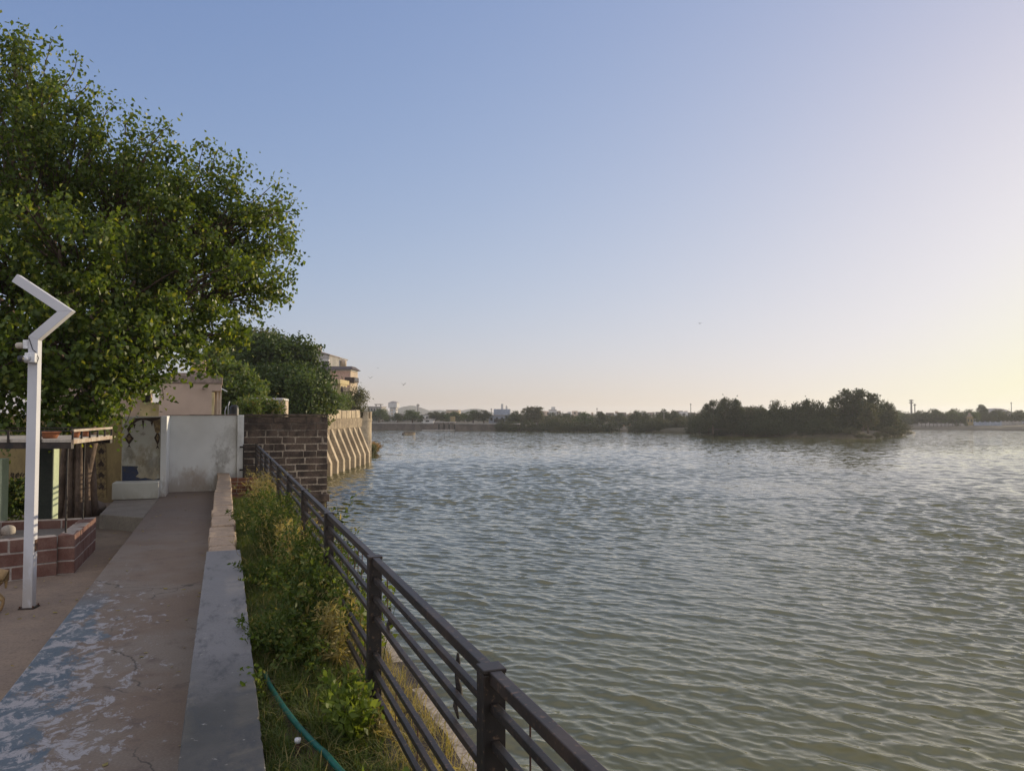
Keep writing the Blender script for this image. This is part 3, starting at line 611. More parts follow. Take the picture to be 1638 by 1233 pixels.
# ------------------------------------------------------------------ lamp post with cameras
base = PZ(46.5, 972, -0.25); LD = base.dot(Vector((_F.x, _F.y, 0))) ; PH = R(-12)
t = thing('lamp_post', 'white square steel lamp post with a zigzag arm and two security cameras', 'lamp post', base)
ex, ey = Vector((math.cos(PH), math.sin(PH), 0)), Vector((-math.sin(PH), math.cos(PH), 0))
def lp(a, d, z): return base + ex * a + ey * d + Vector((0, 0, z - base.z))
def extrude2d(mb, pts, d0, d1, mi=0):
    f = [lp(a, d0, z) for a, z in pts]; k = [lp(a, d1, z) for a, z in pts]; return mb.hexa(f, k, mi)
S = LD / FPX; zb, zc, ze = EYE + (662 - 541) * S, EYE + (662 - 497) * S, EYE + (662 - 445) * S
cl = [(0, -0.26), (0, zb), ((104 - 58) * S, zc), ((30 - 60) * S, ze)]
hw = 0.047
def mitre(cl, hw):
    L, Rr = [], []
    for i, p in enumerate(cl):
        d0 = Vector(cl[i]) - Vector(cl[i - 1]) if i else Vector(cl[1]) - Vector(cl[0]); d1 = Vector(cl[i + 1]) - Vector(cl[i]) if i < len(cl) - 1 else d0
        d0.normalize(); d1.normalize(); n0, n1 = Vector((-d0.y, d0.x)), Vector((-d1.y, d1.x)); n = (n0 + n1).normalized(); s = hw / max(0.3, n.dot(n0))
        L.append(Vector(p) + n * s); Rr.append(Vector(p) - n * s)
    return L, Rr
Ls, Rs = mitre(cl, hw); hw_d = 0.047
for i, nm in ((0, 'pole'), (1, 'arm'), (2, 'lamp_arm')):
    m = MB(); q = [Ls[i], Rs[i], Rs[i + 1], Ls[i + 1]]; g2 = 0.0015 if i else 0
    extrude2d(m, [(p.x, p.y) for p in q], -hw_d, hw_d); m.build(nm, M['pole'], t, False, 0.004)
m = MB(); m.bar(lp((31 - 60) * S, 0, ze - .008), lp((48 - 60) * S, 0, ze + (445 - 455) * S - .008), .05, .09, (0, 0, 1)); m.build('lamp_panel', M['white_plastic'], t)
m = MB(); m.prism([lp(-.075, -.075, 0), lp(.075, -.075, 0), lp(.075, .075, 0), lp(-.075, .075, 0)], -0.25, -0.238); m.build('base_plate', M['iron'], t)
for a_, d_ in ((-.062, -.062), (.062, -.062), (.062, .062), (-.062, .062)): q = lp(a_, d_, 0); m = MB(); m.tube([(q.x, q.y, -.2375), (q.x, q.y, -.218)], .009, 6); m.build('bolt', M['rust'], t)
m = MB(); m.prism([lp(.0485, -.02, 0), lp(.052, -.02, 0), lp(.052, .035, 0), lp(.0485, .035, 0)], 0.33, 0.45); m.build('rust_patch', M['rust'], t)
z1, z2 = EYE + (662 - 551) * S, EYE + (662 - 573) * S
m = MB(); m.obox(lp(-.078, -.01, z1), .026, .03, .046, Matrix((ex, ey, Vector((0, 0, 1)))).transposed()); cb = m.build('camera_box', M['white_plastic'], t, False, 0.006)
m = MB(); m.tube([lp(-.10, -.01, z1 - .01), lp(-.125, -.02, z1 - .012), lp(-.16, -.03, z1 - .016), lp(-.175, -.035, z1 - .018)], [.022, .034, .032, .018], 12); m.build('camera_dome', M['pale_slab'], cb, True)
m = MB(); m.obox(lp(-.004, -.078, z2), .052, .030, .052, Matrix((ex, ey, Vector((0, 0, 1)))).transposed()); cb = m.build('camera_box', M['white_plastic'], t, False, 0.01)
m = MB(); m.tube([lp(-.01, -.10, z2 - .01), lp(-.05, -.15, z2 - .014)], [.028, .030], 14); m.build('camera_lens', M['white_plastic'], cb, True)
m = MB(); m.tube([lp(-.051, -.151, z2 - .014), lp(-.075, -.18, z2 - .017)], [.031, .031], 14); m.build('lens_hood', M['black'], cb, True)
m = MB(); m.tube([lp(-.04, -.05, zb), lp(.0, -.052, zb - .12), lp(.03, -.053, z2 + .06), lp(.06, -.052, z2), lp(.04, -.054, z2 - .06)], .004, 6); m.build('cable', M['black'], t)

# ------------------------------------------------------------------ laterite planter, plant rack, pots
PT = 0.244; A, B_, C_, D_ = PZ(120, 854, PT), PZ(154, 826, PT), PZ(-40, 833.5, PT), PZ(-40, 868, PT)
t = thing('planter', 'square raised planter of red laterite blocks with pale joints under the plant rack', 'planter', (A.x, A.y, -0.25))
bl, co = MB(), MB(); TH = 0.19
for p, q, sd in ((A, B_, 1), (B_, C_, 2), (C_, D_, 3), (D_, A, 4)):
    # outer face on the right-hand side going clockwise, so walk the ring the other way
    d = (q - p); d.z = 0; d.normalize(); sh = d * (TH + .004)
    block_courses(bl, co, p, q - sh, TH, -0.25, PT, 0.165, 0.34, 0.46, 0.018, sd, 0.003, 0.003)
co.build('joints', M['brick_joint'], t); bl.build('laterite_blocks', M['laterite'], t, False, 0.006)
c4 = (A + B_ + C_ + D_) / 4; m = MB(); m.prism([(c4 + (p - c4) * 0.93) for p in (A, B_, C_, D_)], -0.2, 0.12); m.build('planter_fill', M['step'], t)

RD = 9.6; fr, br = PD(116, 706, RD), PD(178, 698.5, 11.5); br.z = fr.z; fl = PD(-90, 706, RD); fl.z = fr.z; blk = fl + (br - fr); DZ = fr.z
t = thing('plant_rack', 'thin legged black iron plant rack with a pale slab deck above the laterite planter', 'plant rack', (fr.x, fr.y, 0.12))
def ring(mb, z0, z1, s=1.0):
    c = (fr + br + fl + blk) / 4; mb.prism([(c + (p - c) * s) for p in (fl, fr, br, blk)], z0, z1)
m = MB(); ring(m, DZ - .012, DZ + .028, 0.985); m.build('deck', M['pale_slab'], t)
m = MB()
for p, q in ((fl, fr), (blk, br), (fl, blk)): m.bar((p.x, p.y, DZ - .055), (q.x, q.y, DZ - .055), .06, .07)
m.build('frame', M['iron'], t)
rt = 0.135
for p, q in ((fl, fr), (blk, br)): m = MB(); m.bar((p.x, p.y, DZ + rt), (q.x, q.y, DZ + rt), .016, .016); m.build('top_rail', M['iron'], t)
m = MB(); m.bar((fr.x, fr.y, DZ + rt), (br.x, br.y, DZ + rt), .03, .03); m.bar((fr.x, fr.y, DZ - .005), (br.x, br.y, DZ - .005), .03, .05); m.build('side_rail', M['sunlit_iron'], t)
for i in range(6):
    p = fr.lerp(br, i / 5); m = MB(); m.box(p.x - .011, p.x + .011, p.y - .011, p.y + .011, DZ + .022, DZ + rt - .012); m.build('baluster', M['iron'], t)
for i in range(1, 5):
    p = fr.lerp(fl, i / 4); m = MB(); m.box(p.x - .012, p.x + .012, p.y - .012, p.y + .012, DZ - .02, DZ + rt - .009); m.build('baluster', M['iron'], t)
for (u, v, d, z0) in ((107, 760, 9.85, 0.12), (134, 760, 11.1, 0.24), (-30, 760, 10.0, 0.12), (-40, 760, 11.3, 0.24)):
    p = PD(u, v, d); m = MB(); m.tube([(p.x, p.y, z0), (p.x, p.y, DZ - .02)], .012, 8); m.build('leg', M['iron'], t)
def pot(u, d, r, h, label):
    p = PD(u, 700, d); p.z = DZ + .029
    t = thing('terracotta_pot', label, 'pot', p, 'terracotta pots on the plant rack')
    m = MB(); m.lathe([(r * .62, 0), (r * .8, h * .45), (r * .95, h * .85), (r * 1.04, h * .86), (r * 1.04, h), (r * .9, h), (r * .85, h * .8), (.001, h * .72)], p, 22); m.build('pot_body', M['terracotta'], t, True)
    m = MB(); m.lathe([(r * .86, h * .74), (r * .4, h * .80), (.001, h * .82)], p, 14, 0, False); m.build('soil', M['soil'], t, True)
pot(80, 9.95, 0.125, 0.085, 'wide shallow terracotta bowl on the rack beside the lamp post')
pot(121, 10.25, 0.060, 0.085, 'small terracotta pot just behind the front corner of the rack')
pot(137, 10.75, 0.060, 0.085, 'small terracotta pot further along the rack side railing')

def pillar(u0, u1, d, depth, ztop, label, dark):
    p = PD(u0, 760, d); q = PD(u1, 760, d); t = thing('green_pillar', label, 'pillar', (p.x, p.y, -.25))
    m = MB(); m.box(p.x, q.x, p.y, p.y + depth, -.25, ztop); m.build('pillar_body', M['pale_green'], t, False, 0.008)
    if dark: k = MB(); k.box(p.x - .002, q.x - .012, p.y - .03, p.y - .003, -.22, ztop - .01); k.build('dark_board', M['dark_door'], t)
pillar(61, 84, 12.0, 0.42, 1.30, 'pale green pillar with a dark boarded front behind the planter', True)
pillar(-22, 1, 11.6, 0.40, 1.06, 'shorter pale green pillar at the very left edge of the view', False)

def lump(name, label, cat, c, s, mat, seed, n=3):
    g = random.Random(seed); bm = bmesh.new(); bmesh.ops.create_icosphere(bm, subdivisions=n, radius=1.0)
    w = [(Vector((g.gauss(0, 1), g.gauss(0, 1), g.gauss(0, 1))).normalized(), g.uniform(.05, .22)) for _ in range(9)]
    for v in bm.verts:
        d = v.co.normalized(); k = 1.0
        for a, h in w: k -= h * max(0, d.dot(a) - 0.55)
        v.co = Vector((d.x * s[0], d.y * s[1], d.z * s[2])) * k
    me = bpy.data.meshes.new(name); bm.to_mesh(me); bm.free(); o = link_mesh(name, me, mat, None, True); o.location = c; return tag(o, label, cat)
lump('boulder', 'brown boulder lying at the foot of the fig trunk beside the platform', 'rock', PZ(153, 812, -0.13), (0.22, 0.20, 0.15), M['rock'], 8)
lump('sandstone_lump', 'tan rounded stone lying in the laterite planter beside the lamp post', 'rock', PZ(13, 849, 0.17), (0.10, 0.09, 0.10), M['pale_slab'], 5)

# ------------------------------------------------------------------ vegetation
def unit(a): return a / np.maximum(np.linalg.norm(a, axis=-1, keepdims=True), 1e-9)
def leaf_quads(c, L, W, bias=(0, 0, 0), spread=1.0, g=None, fold=0.18, wide=0.4):
    """one folded pointed leaf (a quad) at every point c"""
    g = g or rng; n = len(c); L = (L * g.uniform(0.65, 1.2, n))[:, None]; Wd = L * (W / np.mean(L)) if np.isscalar(W) else W
    d = unit(g.normal(size=(n, 3)) * spread + np.array(bias)); s = unit(np.cross(d, g.normal(size=(n, 3)))); nn = np.cross(d, s)
    b = c; l = c + d * L * wide + s * Wd * .5 + nn * L * fold; t = c + d * L; r = c + d * L * wide - s * Wd * .5 + nn * L * fold
    V = np.stack([b, r, t, l], 1).reshape(-1, 3); F = np.arange(4 * n).reshape(n, 4); return V, F
def blob_points(center, rad, n_sub, per, sigma, g, inner=0.45, flat=1.0):
    """clumped points filling a lumpy ellipsoid, denser towards its skin"""
    d = unit(g.normal(size=(n_sub, 3))); r = g.uniform(inner, 1.0, n_sub) ** 0.7
    lump = 1 + 0.16 * np.sin(d[:, 0] * 5 + g.uniform(0, 6)) * np.sin(d[:, 1] * 5 + g.uniform(0, 6)) + 0.12 * np.sin(d[:, 2] * 7 + g.uniform(0, 6))
    sub = np.array(center) + d * (r * lump)[:, None] * np.array(rad)
    p = np.repeat(sub, per, 0) + g.normal(size=(n_sub * per, 3)) * sigma * np.array([1, 1, flat]); return sub, p
def branch_path(a, b, sag, g, n=7, wob=0.05):
    a, b = Vector(a), Vector(b); L = (b - a).length; out = []
    w = Vector((g.normal(), g.normal(), 0)) * wob * L
    for i in range(n):
        s = i / (n - 1); out.append(a.lerp(b, s) + Vector((0, 0, sag * L * math.sin(math.pi * s))) + w * math.sin(math.pi * s) + Vector(tuple(g.normal(size=3) * 0.012 * L)) * (0 < i < n - 1))
    return out
def taper(r0, r1, n): return [r0 + (r1 - r0) * (i / (n - 1)) ** 0.8 for i in range(n)]
def tree(name, label, cat, base, trunk_top, trunk_r, blobs, leafm, L, W, n_sub, per, sigma, bias=(0, 0, -0.3), spread=1.0, group=None, seed=1, barkm='twig', stems=1, inner=0.45, sprigs=()):
    """blobs: [(centre, radius)] in world; gives > trunk, crown"""
    g = np.random.default_rng(seed); t = thing(name, label, cat, base, group); tr = MB(); base = Vector(base); trunk_top = Vector(trunk_top)
    for k in range(stems):
        o = Vector((g.normal() * trunk_r * .8, g.normal() * trunk_r * .8, 0)) if stems > 1 else Vector()
        pth = branch_path(base + o + Vector((0, 0, -.15)), trunk_top, 0, g, 6, 0.04); tr.tube(pth, taper(trunk_r / math.sqrt(stems) * 1.15, trunk_r * .7 / math.sqrt(stems), 6), 9)
    Vs, Fs, o = [], [], 0; tot = sum(bb[1][0] * bb[1][2] for bb in blobs)
    for bb in blobs:
        c, r = bb[0], bb[1]; dens, lf = (bb[2], bb[3]) if len(bb) > 2 else (1.0, 1.0)
        c = Vector(c); pth = branch_path(trunk_top, c, 0.05, g); tr.tube(pth, taper(trunk_r * .42, trunk_r * .12, 7), 6)
        k = max(4, int(dens * n_sub * (r[0] * r[2]) / tot)); sub, p = blob_points(c, r, k, per, sigma, g, inner)
        for sp in sub[:: max(1, k // 22)]:
            tr.tube(branch_path(pth[4], sp, 0.04, g, 4), taper(trunk_r * .15, trunk_r * .04, 4), 4, 0, False)
        V, F = leaf_quads(p, L * lf, W * lf, bias, spread, g); Vs.append(V); Fs.append(F + o); o += len(V)
    for a, e in sprigs:                                                 # thin leafy shoots that break the outline
        a, e = Vector(a), Vector(e); pth = branch_path(a, e, 0.06, g, 6, 0.06); tr.tube(pth, taper(trunk_r * .07, .006, 6), 4, 0, False)
        for i in range(2, 6):
            k = 16; p = np.array(pth[i]) + g.normal(size=(k, 3)) * (0.17 if i < 5 else .11)
            V, F = leaf_quads(p, L, W, bias, spread, g); Vs.append(V); Fs.append(F + o); o += len(V)
    tr.build('trunk', M[barkm], t, True); np_mesh('crown', np.concatenate(Vs), np.concatenate(Fs), M[leafm], t); return t
def pxblob(u, v, d, r, depth=1.0, ry=1.0):
    k = d / FPX; return (PD(u, v, d), (r * k, r * k * depth, r * k * ry))

# the great fig tree over the terrace
tb = PZ(121, 826, -0.25); tb = Vector((tb.x, tb.y, -0.25))
FIG = [(28, 140, 14.5, 72), (70, 175, 14, 62), (5, 250, 13.5, 110), (110, 250, 14, 85), (185, 262, 14.5, 68), (232, 250, 15, 42), (312, 300, 15.5, 58),
       (262, 350, 14.5, 88), (365, 335, 15.5, 64), (408, 372, 16, 56), (430, 340, 16, 34), (398, 440, 15.5, 66), (325, 440, 14.5, 88), (215, 450, 13.5, 98), (95, 400, 12.5, 108),
       (-10, 420, 12, 95), (338, 535, 14.5, 48), (280, 535, 13.5, 66), (185, 555, 12.5, 84), (85, 560, 12, 86), (0, 560, 11.5, 82), (150, 640, 12, 46), (60, 650, 11.8, 46),
       (208, 600, 12.6, 44), (-5, 645, 11.5, 45), (440, 452, 16, 36), (452, 395, 16.5, 32), (105, 655, 12, 36), (165, 655, 12.3, 24),
       (150, 420, 17, 120), (290, 420, 18, 100), (40, 300, 17.5, 120), (-90, 300, 13, 130), (-100, 520, 12, 120), (-60, 120, 14, 90), (60, 520, 16.5, 110), (200, 330, 16.5, 90)]
SPR = [((25, 130), (22, 50)), ((70, 130), (85, 62)), ((90, 150), (122, 95)), ((105, 175), (140, 135)), ((120, 200), (145, 152)), ((160, 215), (184, 165)), ((240, 235), (274, 200)), ((225, 225), (262, 208)),
       ((318, 270), (325, 232)), ((370, 295), (402, 266)), ((410, 330), (452, 292)), ((430, 350), (478, 338)), ((440, 380), (482, 372)), ((440, 400), (484, 412)), ((445, 450), (472, 478)), ((410, 480), (425, 506)),
       ((340, 270), (350, 240)), ((300, 270), (290, 245)), ((350, 560), (372, 545)), ((330, 560), (345, 590)), ((380, 300), (380, 262)), ((440, 330), (476, 318)), ((200, 215), (215, 185)), ((250, 590), (262, 640)), ((50, 100), (40, 60)),
       ((40, 650), (10, 722)), ((215, 640), (190, 700)), ((100, 660), (135, 690))]
g_ = np.random.default_rng(21)
tree('fig_tree', 'huge leafy fig tree spreading over the terrace behind the lamp post', 'tree', tb, tb + Vector((0.1, 0.25, 2.6)), 0.20, [(*pxblob(u - 12 * (u > 390), v, d, r, 0.9), 0.85 if v < 200 else (0.8 if (v < 310 or u > 395) else 1.0), 0.92 if v < 330 else (1.12 if v > 520 else 1.0)) for u, v, d, r in FIG], 'fig_leaf', 0.098, 0.061, 1650, 58, 0.110,
     (0, 0, -0.75), 0.85, None, 4, 'bark', 3, 0.35, [(PD(a[0] - 10 * (a[0] > 390), a[1], 14.6 if a[0] < 300 else 15.6), PD(e[0] - 10 * (e[0] > 390), e[1], 14.6 if e[0] < 300 else 15.6)) for a, e in SPR])
# fluted, fused stems of its bole
fig = [o for o in COL.objects if o.name == 'fig_tree'][0]
m = MB(); top = tb + Vector((0.02, 0.1, 1.95))
for u, dz, r0, r1, tx in ((94, 0, .075, .065, -.22), (106, .12, .10, .08, -.08), (119, -.02, .115, .09, .03), (132, .08, .10, .08, .10), (146, .15, .075, .07, .18), (112, -.14, .06, .055, -.13), (126, -.15, .06, .05, .05), (139, -.06, .055, .06, .14)):
    p = PZ(u, 828, -.25); p.y = tb.y + dz - 0.1; q = top + Vector((tx * 0.75, dz * .6, 0))
    pts = [Vector((p.x, p.y, -.3)), Vector((p.x + (q.x - p.x) * .22, p.y, .15)), Vector((p.x + (q.x - p.x) * .55 + .02 * math.sin(u), p.y + .03, .75)), Vector((p.x + (q.x - p.x) * .85, (p.y + q.y) / 2, 1.35)), q]
    m.tube(pts, [r0 * 1.35, r0 * 1.08, r0, (r0 + r1) / 2, r1], 12)
m.build('root_stems', M['bark'], fig, True)

# trees and bushes on the fort ground behind the walls
def D(u, d, z=0.3): p = PD(u, 660, d); return Vector((p.x, p.y, z))
tree('neem_tree', 'large dark dense round-crowned tree rising behind the stone wall', 'tree', D(450, 50), D(448, 50, 3.0), 0.3,
     [pxblob(u, v, d, r) for u, v, d, r in [(430, 585, 49, 52), (470, 580, 50, 40), (400, 560, 50, 30), (494, 604, 51, 30), (462, 618, 47, 45), (420, 622, 46, 38), (452, 566, 51, 30), (485, 570, 51, 22), (512, 612, 51, 18)]],
     'neem_leaf', 0.30, 0.15, 430, 44, 0.24, (0, 0, .1), 1.0, None, 12)
tree('feathery_tree', 'thin feathery dark tree showing above and left of the dense round-crowned tree', 'tree', D(385, 58), D(388, 58, 4.5), 0.2,
     [pxblob(u, v, d, r) for u, v, d, r in [(378, 552, 57, 22), (402, 545, 58, 18), (425, 545, 58, 16), (360, 566, 56, 24), (445, 548, 58, 10)]], 'olive_leaf', 0.28, 0.10, 260, 22, 0.26, (0, 0, -.1), 1.0, None, 13)
tree('bright_tree', 'bright green bushy tree right of the cream house above the white wall', 'tree', D(382, 35), D(380, 35, 2.2), 0.16,
     [pxblob(u, v, d, r) for u, v, d, r in [(392, 624, 35, 28), (365, 602, 36, 26), (342, 580, 37, 24), (375, 640, 34, 24), (408, 642, 34, 18), (350, 625, 37, 24), (335, 600, 38, 20)]], 'bright_leaf', 0.20, 0.11, 330, 40, 0.15, (0, 0, -.2), 1.0, None, 14)
tree('pale_tree', 'pale green loose tree in front of the dense crown, beside the small flat-roofed shed', 'tree', D(490, 45), D(488, 45, 1.8), 0.14,
     [pxblob(u, v, d, r) for u, v, d, r in [(486, 622, 44, 24), (508, 632, 45, 24), (492, 645, 44, 24), (472, 652, 44, 16), (520, 645, 46, 18)]], 'pale_leaf', 0.24, 0.11, 260, 30, 0.20, (0, 0, -.1), 1.0, None, 15, 'twig', 3)
tree('acacia_tree', 'low sparse olive acacia overhanging the battlements, topmost above the fort wall', 'tree', D(562, 92), D(565, 92, 3.0), 0.16,
     [pxblob(u, v, d, r) for u, v, d, r in [(574, 632, 92, 12), (560, 638, 92, 16), (583, 638, 92, 8), (570, 650, 91, 14), (577, 656, 92, 8), (552, 648, 92, 14)]], 'olive_leaf', 0.26, 0.09, 210, 20, 0.28, (0, 0, 0), 1.0, None, 16, 'twig', 2)
tree('thorn_bush', 'rounded green thorn bush over the battlements left of the acacia', 'bush', D(534, 80), D(535, 80, 2.0), 0.12,
     [pxblob(u, v, d, r) for u, v, d, r in [(536, 642, 80, 16), (549, 646, 82, 14), (522, 650, 80, 14), (540, 654, 79, 10)]], 'bright_leaf', 0.24, 0.10, 170, 22, 0.25, (0, 0, 0), 1.0, None, 17, 'twig', 2)
tree('grassy_bush', 'low yellow green bush growing behind the top of the stone wall', 'bush', D(415, 27, .5), D(415, 27, 1.4), 0.05,
     [pxblob(u, v, d, r) for u, v, d, r in [(400, 656, 27, 12), (420, 655, 28, 14), (440, 657, 28, 10), (390, 652, 29, 10)]], 'grass', 0.22, 0.05, 90, 26, 0.13, (0, 0, .8), 0.8, None, 18, 'twig', 3)
tree('flowering_bush', 'shaded bush with yellow orange flowers behind the planter near the left pillar', 'bush', D(24, 12.9, -.25), D(24, 12.9, 0.1), 0.03,
     [pxblob(u, v, d, r) for u, v, d, r in [(20, 806, 12.8, 20), (38, 802, 13, 16), (30, 785, 13, 16), (8, 800, 12.8, 16)]], 'weed_leaf', 0.10, 0.05, 90, 22, 0.07, (0, 0, 0), 1.0, None, 19, 'twig', 3)

g_ = np.random.default_rng(61)                                         # fallen leaves and scraps on the paving
P = np.stack([g_.uniform(-1.25, -.16, 70), g_.uniform(1.5, 18.5, 70), np.full(70, .004)], 1); P2 = np.stack([g_.uniform(-4.2, -1.35, 260), g_.uniform(5, 17.5, 260), np.full(260, -.236)], 1)
V, F = leaf_quads(np.concatenate([P, P2]), .055, .035, (0, 0, 0), 1.0, g_, .05); V[:, 2] = np.repeat(np.concatenate([P, P2])[:, 2], 4) + np.abs(V[:, 2] - np.repeat(np.concatenate([P, P2])[:, 2], 4)) * .25
tag(np_mesh('leaf_litter', V, F, M['dry_grass']), 'dry fallen leaves scattered over the walkway and terrace', 'litter', None, 'stuff')
# planting strip: grass is stuff, the weeds and shrubs are things
def blades(name, pts, H, wid, lean, g, mat):
    n = len(pts); h = H * g.uniform(.45, 1.25, n); a = g.uniform(0, 2 * np.pi, n); ln = lean * g.uniform(.2, 1.3, n)
    dx = np.stack([np.cos(a), np.sin(a), np.zeros(n)], 1); sx = np.stack([-np.sin(a), np.cos(a), np.zeros(n)], 1) * (wid * g.uniform(.6, 1.3, n))[:, None]
    up = np.array([0, 0, 1.0]); p0 = pts; p1 = pts + dx * (ln * h * .35)[:, None] + up * (h * .6)[:, None]; p2 = pts + dx * (ln * h)[:, None] + up * (h * (1 - .25 * ln))[:, None]
    V = np.stack([p0 - sx, p0 + sx, p1 + sx * .8, p1 - sx * .8, p2 + sx * .12, p2 - sx * .12], 1).reshape(-1, 3)
    k = np.arange(n)[:, None] * 6; F = np.concatenate([k + np.array([[0, 1, 2, 3]]), k + np.array([[3, 2, 4, 5]])]); return np_mesh(name, V, F, mat)
g_ = np.random.default_rng(33)
def strip_pts(n, x0, x1, y0, y1, p=1.0, cell=0.18):
    P = np.stack([g_.uniform(x0, x1, n), y0 + (y1 - y0) * g_.uniform(0, 1, n) ** p, np.full(n, 0.235)], 1)
    k = 0.5 + 0.5 * np.sin(P[:, 0] * 23 + 3 * np.sin(P[:, 1] * 5.1)) * np.sin(P[:, 1] * 9.7 + 2 * np.sin(P[:, 0] * 11)); return P[k > g_.uniform(0, .75, n)], None
P, _ = strip_pts(120000, 0.155, 0.68, 0.8, 14.3, 1.35)
hx = [PZ(u, v, 0.25) for u, v in ((424, 1085), (432, 1105), (452, 1138), (480, 1175), (507, 1204), (522, 1218), (545, 1245), (600, 1300))]; hy = np.array([p.y for p in hx][::-1]); hxx = np.array([p.x for p in hx][::-1])
P = P[(np.abs(P[:, 0] - np.interp(P[:, 1], hy, hxx)) > .03 + .03 * g_.random(len(P))) | (P[:, 1] > hy.max() + .05)]
tag(blades('grass', P, 0.10, 0.0022, 1.0, g_, M['grass']), 'green grass carpeting the strip between parapet and railing', 'grass', None, 'stuff')
P, _ = strip_pts(17000, 0.66, 0.98, 0.8, 18.0, 1.3); P2, _ = strip_pts(2500, 0.155, 0.68, 0.8, 9); P = np.concatenate([P, P2])
tag(blades('dry_grass', P, 0.13, 0.002, 1.2, g_, M['dry_grass']), 'straw coloured dry grass along the foot of the railing and the quay edge', 'grass', None, 'stuff')

def weed(name, label, cat, base, stems, h, spread, mat, L, W, per, lean=(0, 0), seed=1, bias=(0, 0, .35), stemr=.004, group=None, start=0.2, leafspread=0.9):
    g = np.random.default_rng(seed); base = Vector(base); t = thing(name, label, cat, base, group); st = MB(); pts = []
    for k in range(stems):
        o = Vector((g.normal() * spread * .16, g.normal() * spread * .40, 0)); hh = h * g.uniform(.55, 1.1)
        e = base + o + Vector((g.normal() * spread * .30 + lean[0] * hh, g.normal() * spread * .8 + lean[1] * hh, hh))
        pth = branch_path(base + o * .6 - Vector((0, 0, .02)), e, 0.08, g, 8, .08); st.tube(pth, taper(stemr, stemr * .35, 8), 5, 0, False)
        for i in range(per):
            s = start + (1 - start) * g.random(); f = s * 7; j = min(6, int(f)); q = pth[j].lerp(pth[j + 1], f - j); pts.append(q + Vector(tuple(g.normal(size=3) * .012)))
    V, F = leaf_quads(np.array([tuple(p) for p in pts]), L, W, bias, leafspread, g, 0.12, 0.5)
    st.build('stems', M['weed_leaf'] if mat != 'dry_grass' else M['dry_grass'], t, True); np_mesh('leaves', V, F, M[mat], t); return t
GZ = 0.235
weed('tangled_shrub', 'big tangled green shrub climbing the railing between the second and third posts', 'shrub', (0.56, 5.35, GZ), 80, 0.58, 0.42, 'weed_leaf', 0.040, 0.019, 52, (0.18, 0), 41, (0, 0, .2))
weed('tangled_shrub', 'lower tangled shrub spilling towards the concrete parapet left of the second post', 'shrub', (0.42, 4.95, GZ), 70, 0.28, 0.40, 'weed_leaf', 0.034, 0.015, 46, (-.05, 0), 42, (0, 0, .2))
weed('tangled_shrub', 'dry brownish tangle of weeds hugging the railing just beyond the second post', 'shrub', (0.62, 4.75, GZ), 30, 0.40, 0.26, 'dry_grass', 0.06, 0.010, 40, (0.1, 0), 43, (0, 0, .2))
weed('tall_weed', 'tall straw coloured weed clump by the brick pit against the far railing', 'weed', (0.50, 11.2, GZ), 70, 0.68, 0.44, 'dry_grass', 0.07, 0.008, 30, (0.05, 0), 44, (0, 0, .6))
weed('tall_weed', 'tall yellow green weed clump filling the strip before the stone parapet', 'weed', (0.48, 8.6, GZ), 90, 0.50, 0.46, 'weed_leaf', 0.050, 0.013, 46, (0.06, 0), 45, (0, 0, .4))
weed('tall_weed', 'straw weed clump leaning on the railing by the fourth post', 'weed', (0.60, 7.4, GZ), 44, 0.55, 0.30, 'dry_grass', 0.085, 0.012, 36, (0.12, 0), 46, (0, 0, .6))
weed('low_weed', 'dark green weed patch beside the join of the concrete and stone parapets', 'weed', (0.42, 7.1, GZ), 60, 0.20, 0.40, 'weed_leaf', 0.040, 0.018, 40, (0, 0), 47)
weed('tall_weed', 'tall green feathery weed leaning on the railing by the third post', 'weed', (0.58, 6.2, GZ), 70, 0.62, 0.36, 'weed_leaf', 0.036, 0.014, 50, (0.10, 0), 61, (0, 0, .3), .003)
weed('tall_weed', 'tall green weed clump between the fourth and fifth railing posts', 'weed', (0.55, 8.2, GZ), 70, 0.66, 0.40, 'weed_leaf', 0.040, 0.014, 46, (0.06, 0), 62, (0, 0, .4), .003)
weed('tall_weed', 'mixed green weed clump in front of the straw clump by the brick pit', 'weed', (0.50, 10.0, GZ), 70, 0.55, 0.42, 'weed_leaf', 0.045, 0.015, 44, (0.04, 0), 63, (0, 0, .4), .003)
weed('seed_stalk', 'thin pale dry seed stalks rising from the middle of the strip', 'weed', (0.46, 7.9, GZ), 26, 0.62, 0.40, 'dry_grass', 0.04, 0.006, 14, (0.02, 0), 64, (0, 0, .8), .0022, None, .6)
weed('young_shrub', 'bright green young shrub at the foot of the second railing post', 'shrub', (0.565, 3.62, GZ), 22, 0.29, 0.17, 'young_leaf', 0.050, 0.024, 34, (0, 0), 48, (0, 0, .6))
weed('young_shrub', 'bright green young shrub in the bottom corner below the nearest rails', 'shrub', (0.555, 2.62, GZ), 22, 0.23, 0.15, 'young_leaf', 0.046, 0.020, 34, (0, 0), 49, (0, 0, .6))
weed('creeper', 'small creeper reaching over the edge of the concrete parapet', 'weed', (0.20, 4.9, GZ), 5, 0.20, 0.12, 'young_leaf', 0.034, 0.018, 12, (-.25, -.1), 50)
weed('creeper', 'light green creeper sprig at the parapet edge above the hose', 'weed', (0.19, 4.25, GZ), 7, 0.20, 0.10, 'young_leaf', 0.036, 0.020, 14, (-.3, 0), 51)
weed('tall_weed', 'wispy weed standing above the railing against the water by the third post', 'weed', (0.82, 6.3, GZ), 9, 0.86, 0.20, 'weed_leaf', 0.05, 0.022, 20, (0.1, 0), 52, (0, 0, .2), .003, None, .45)
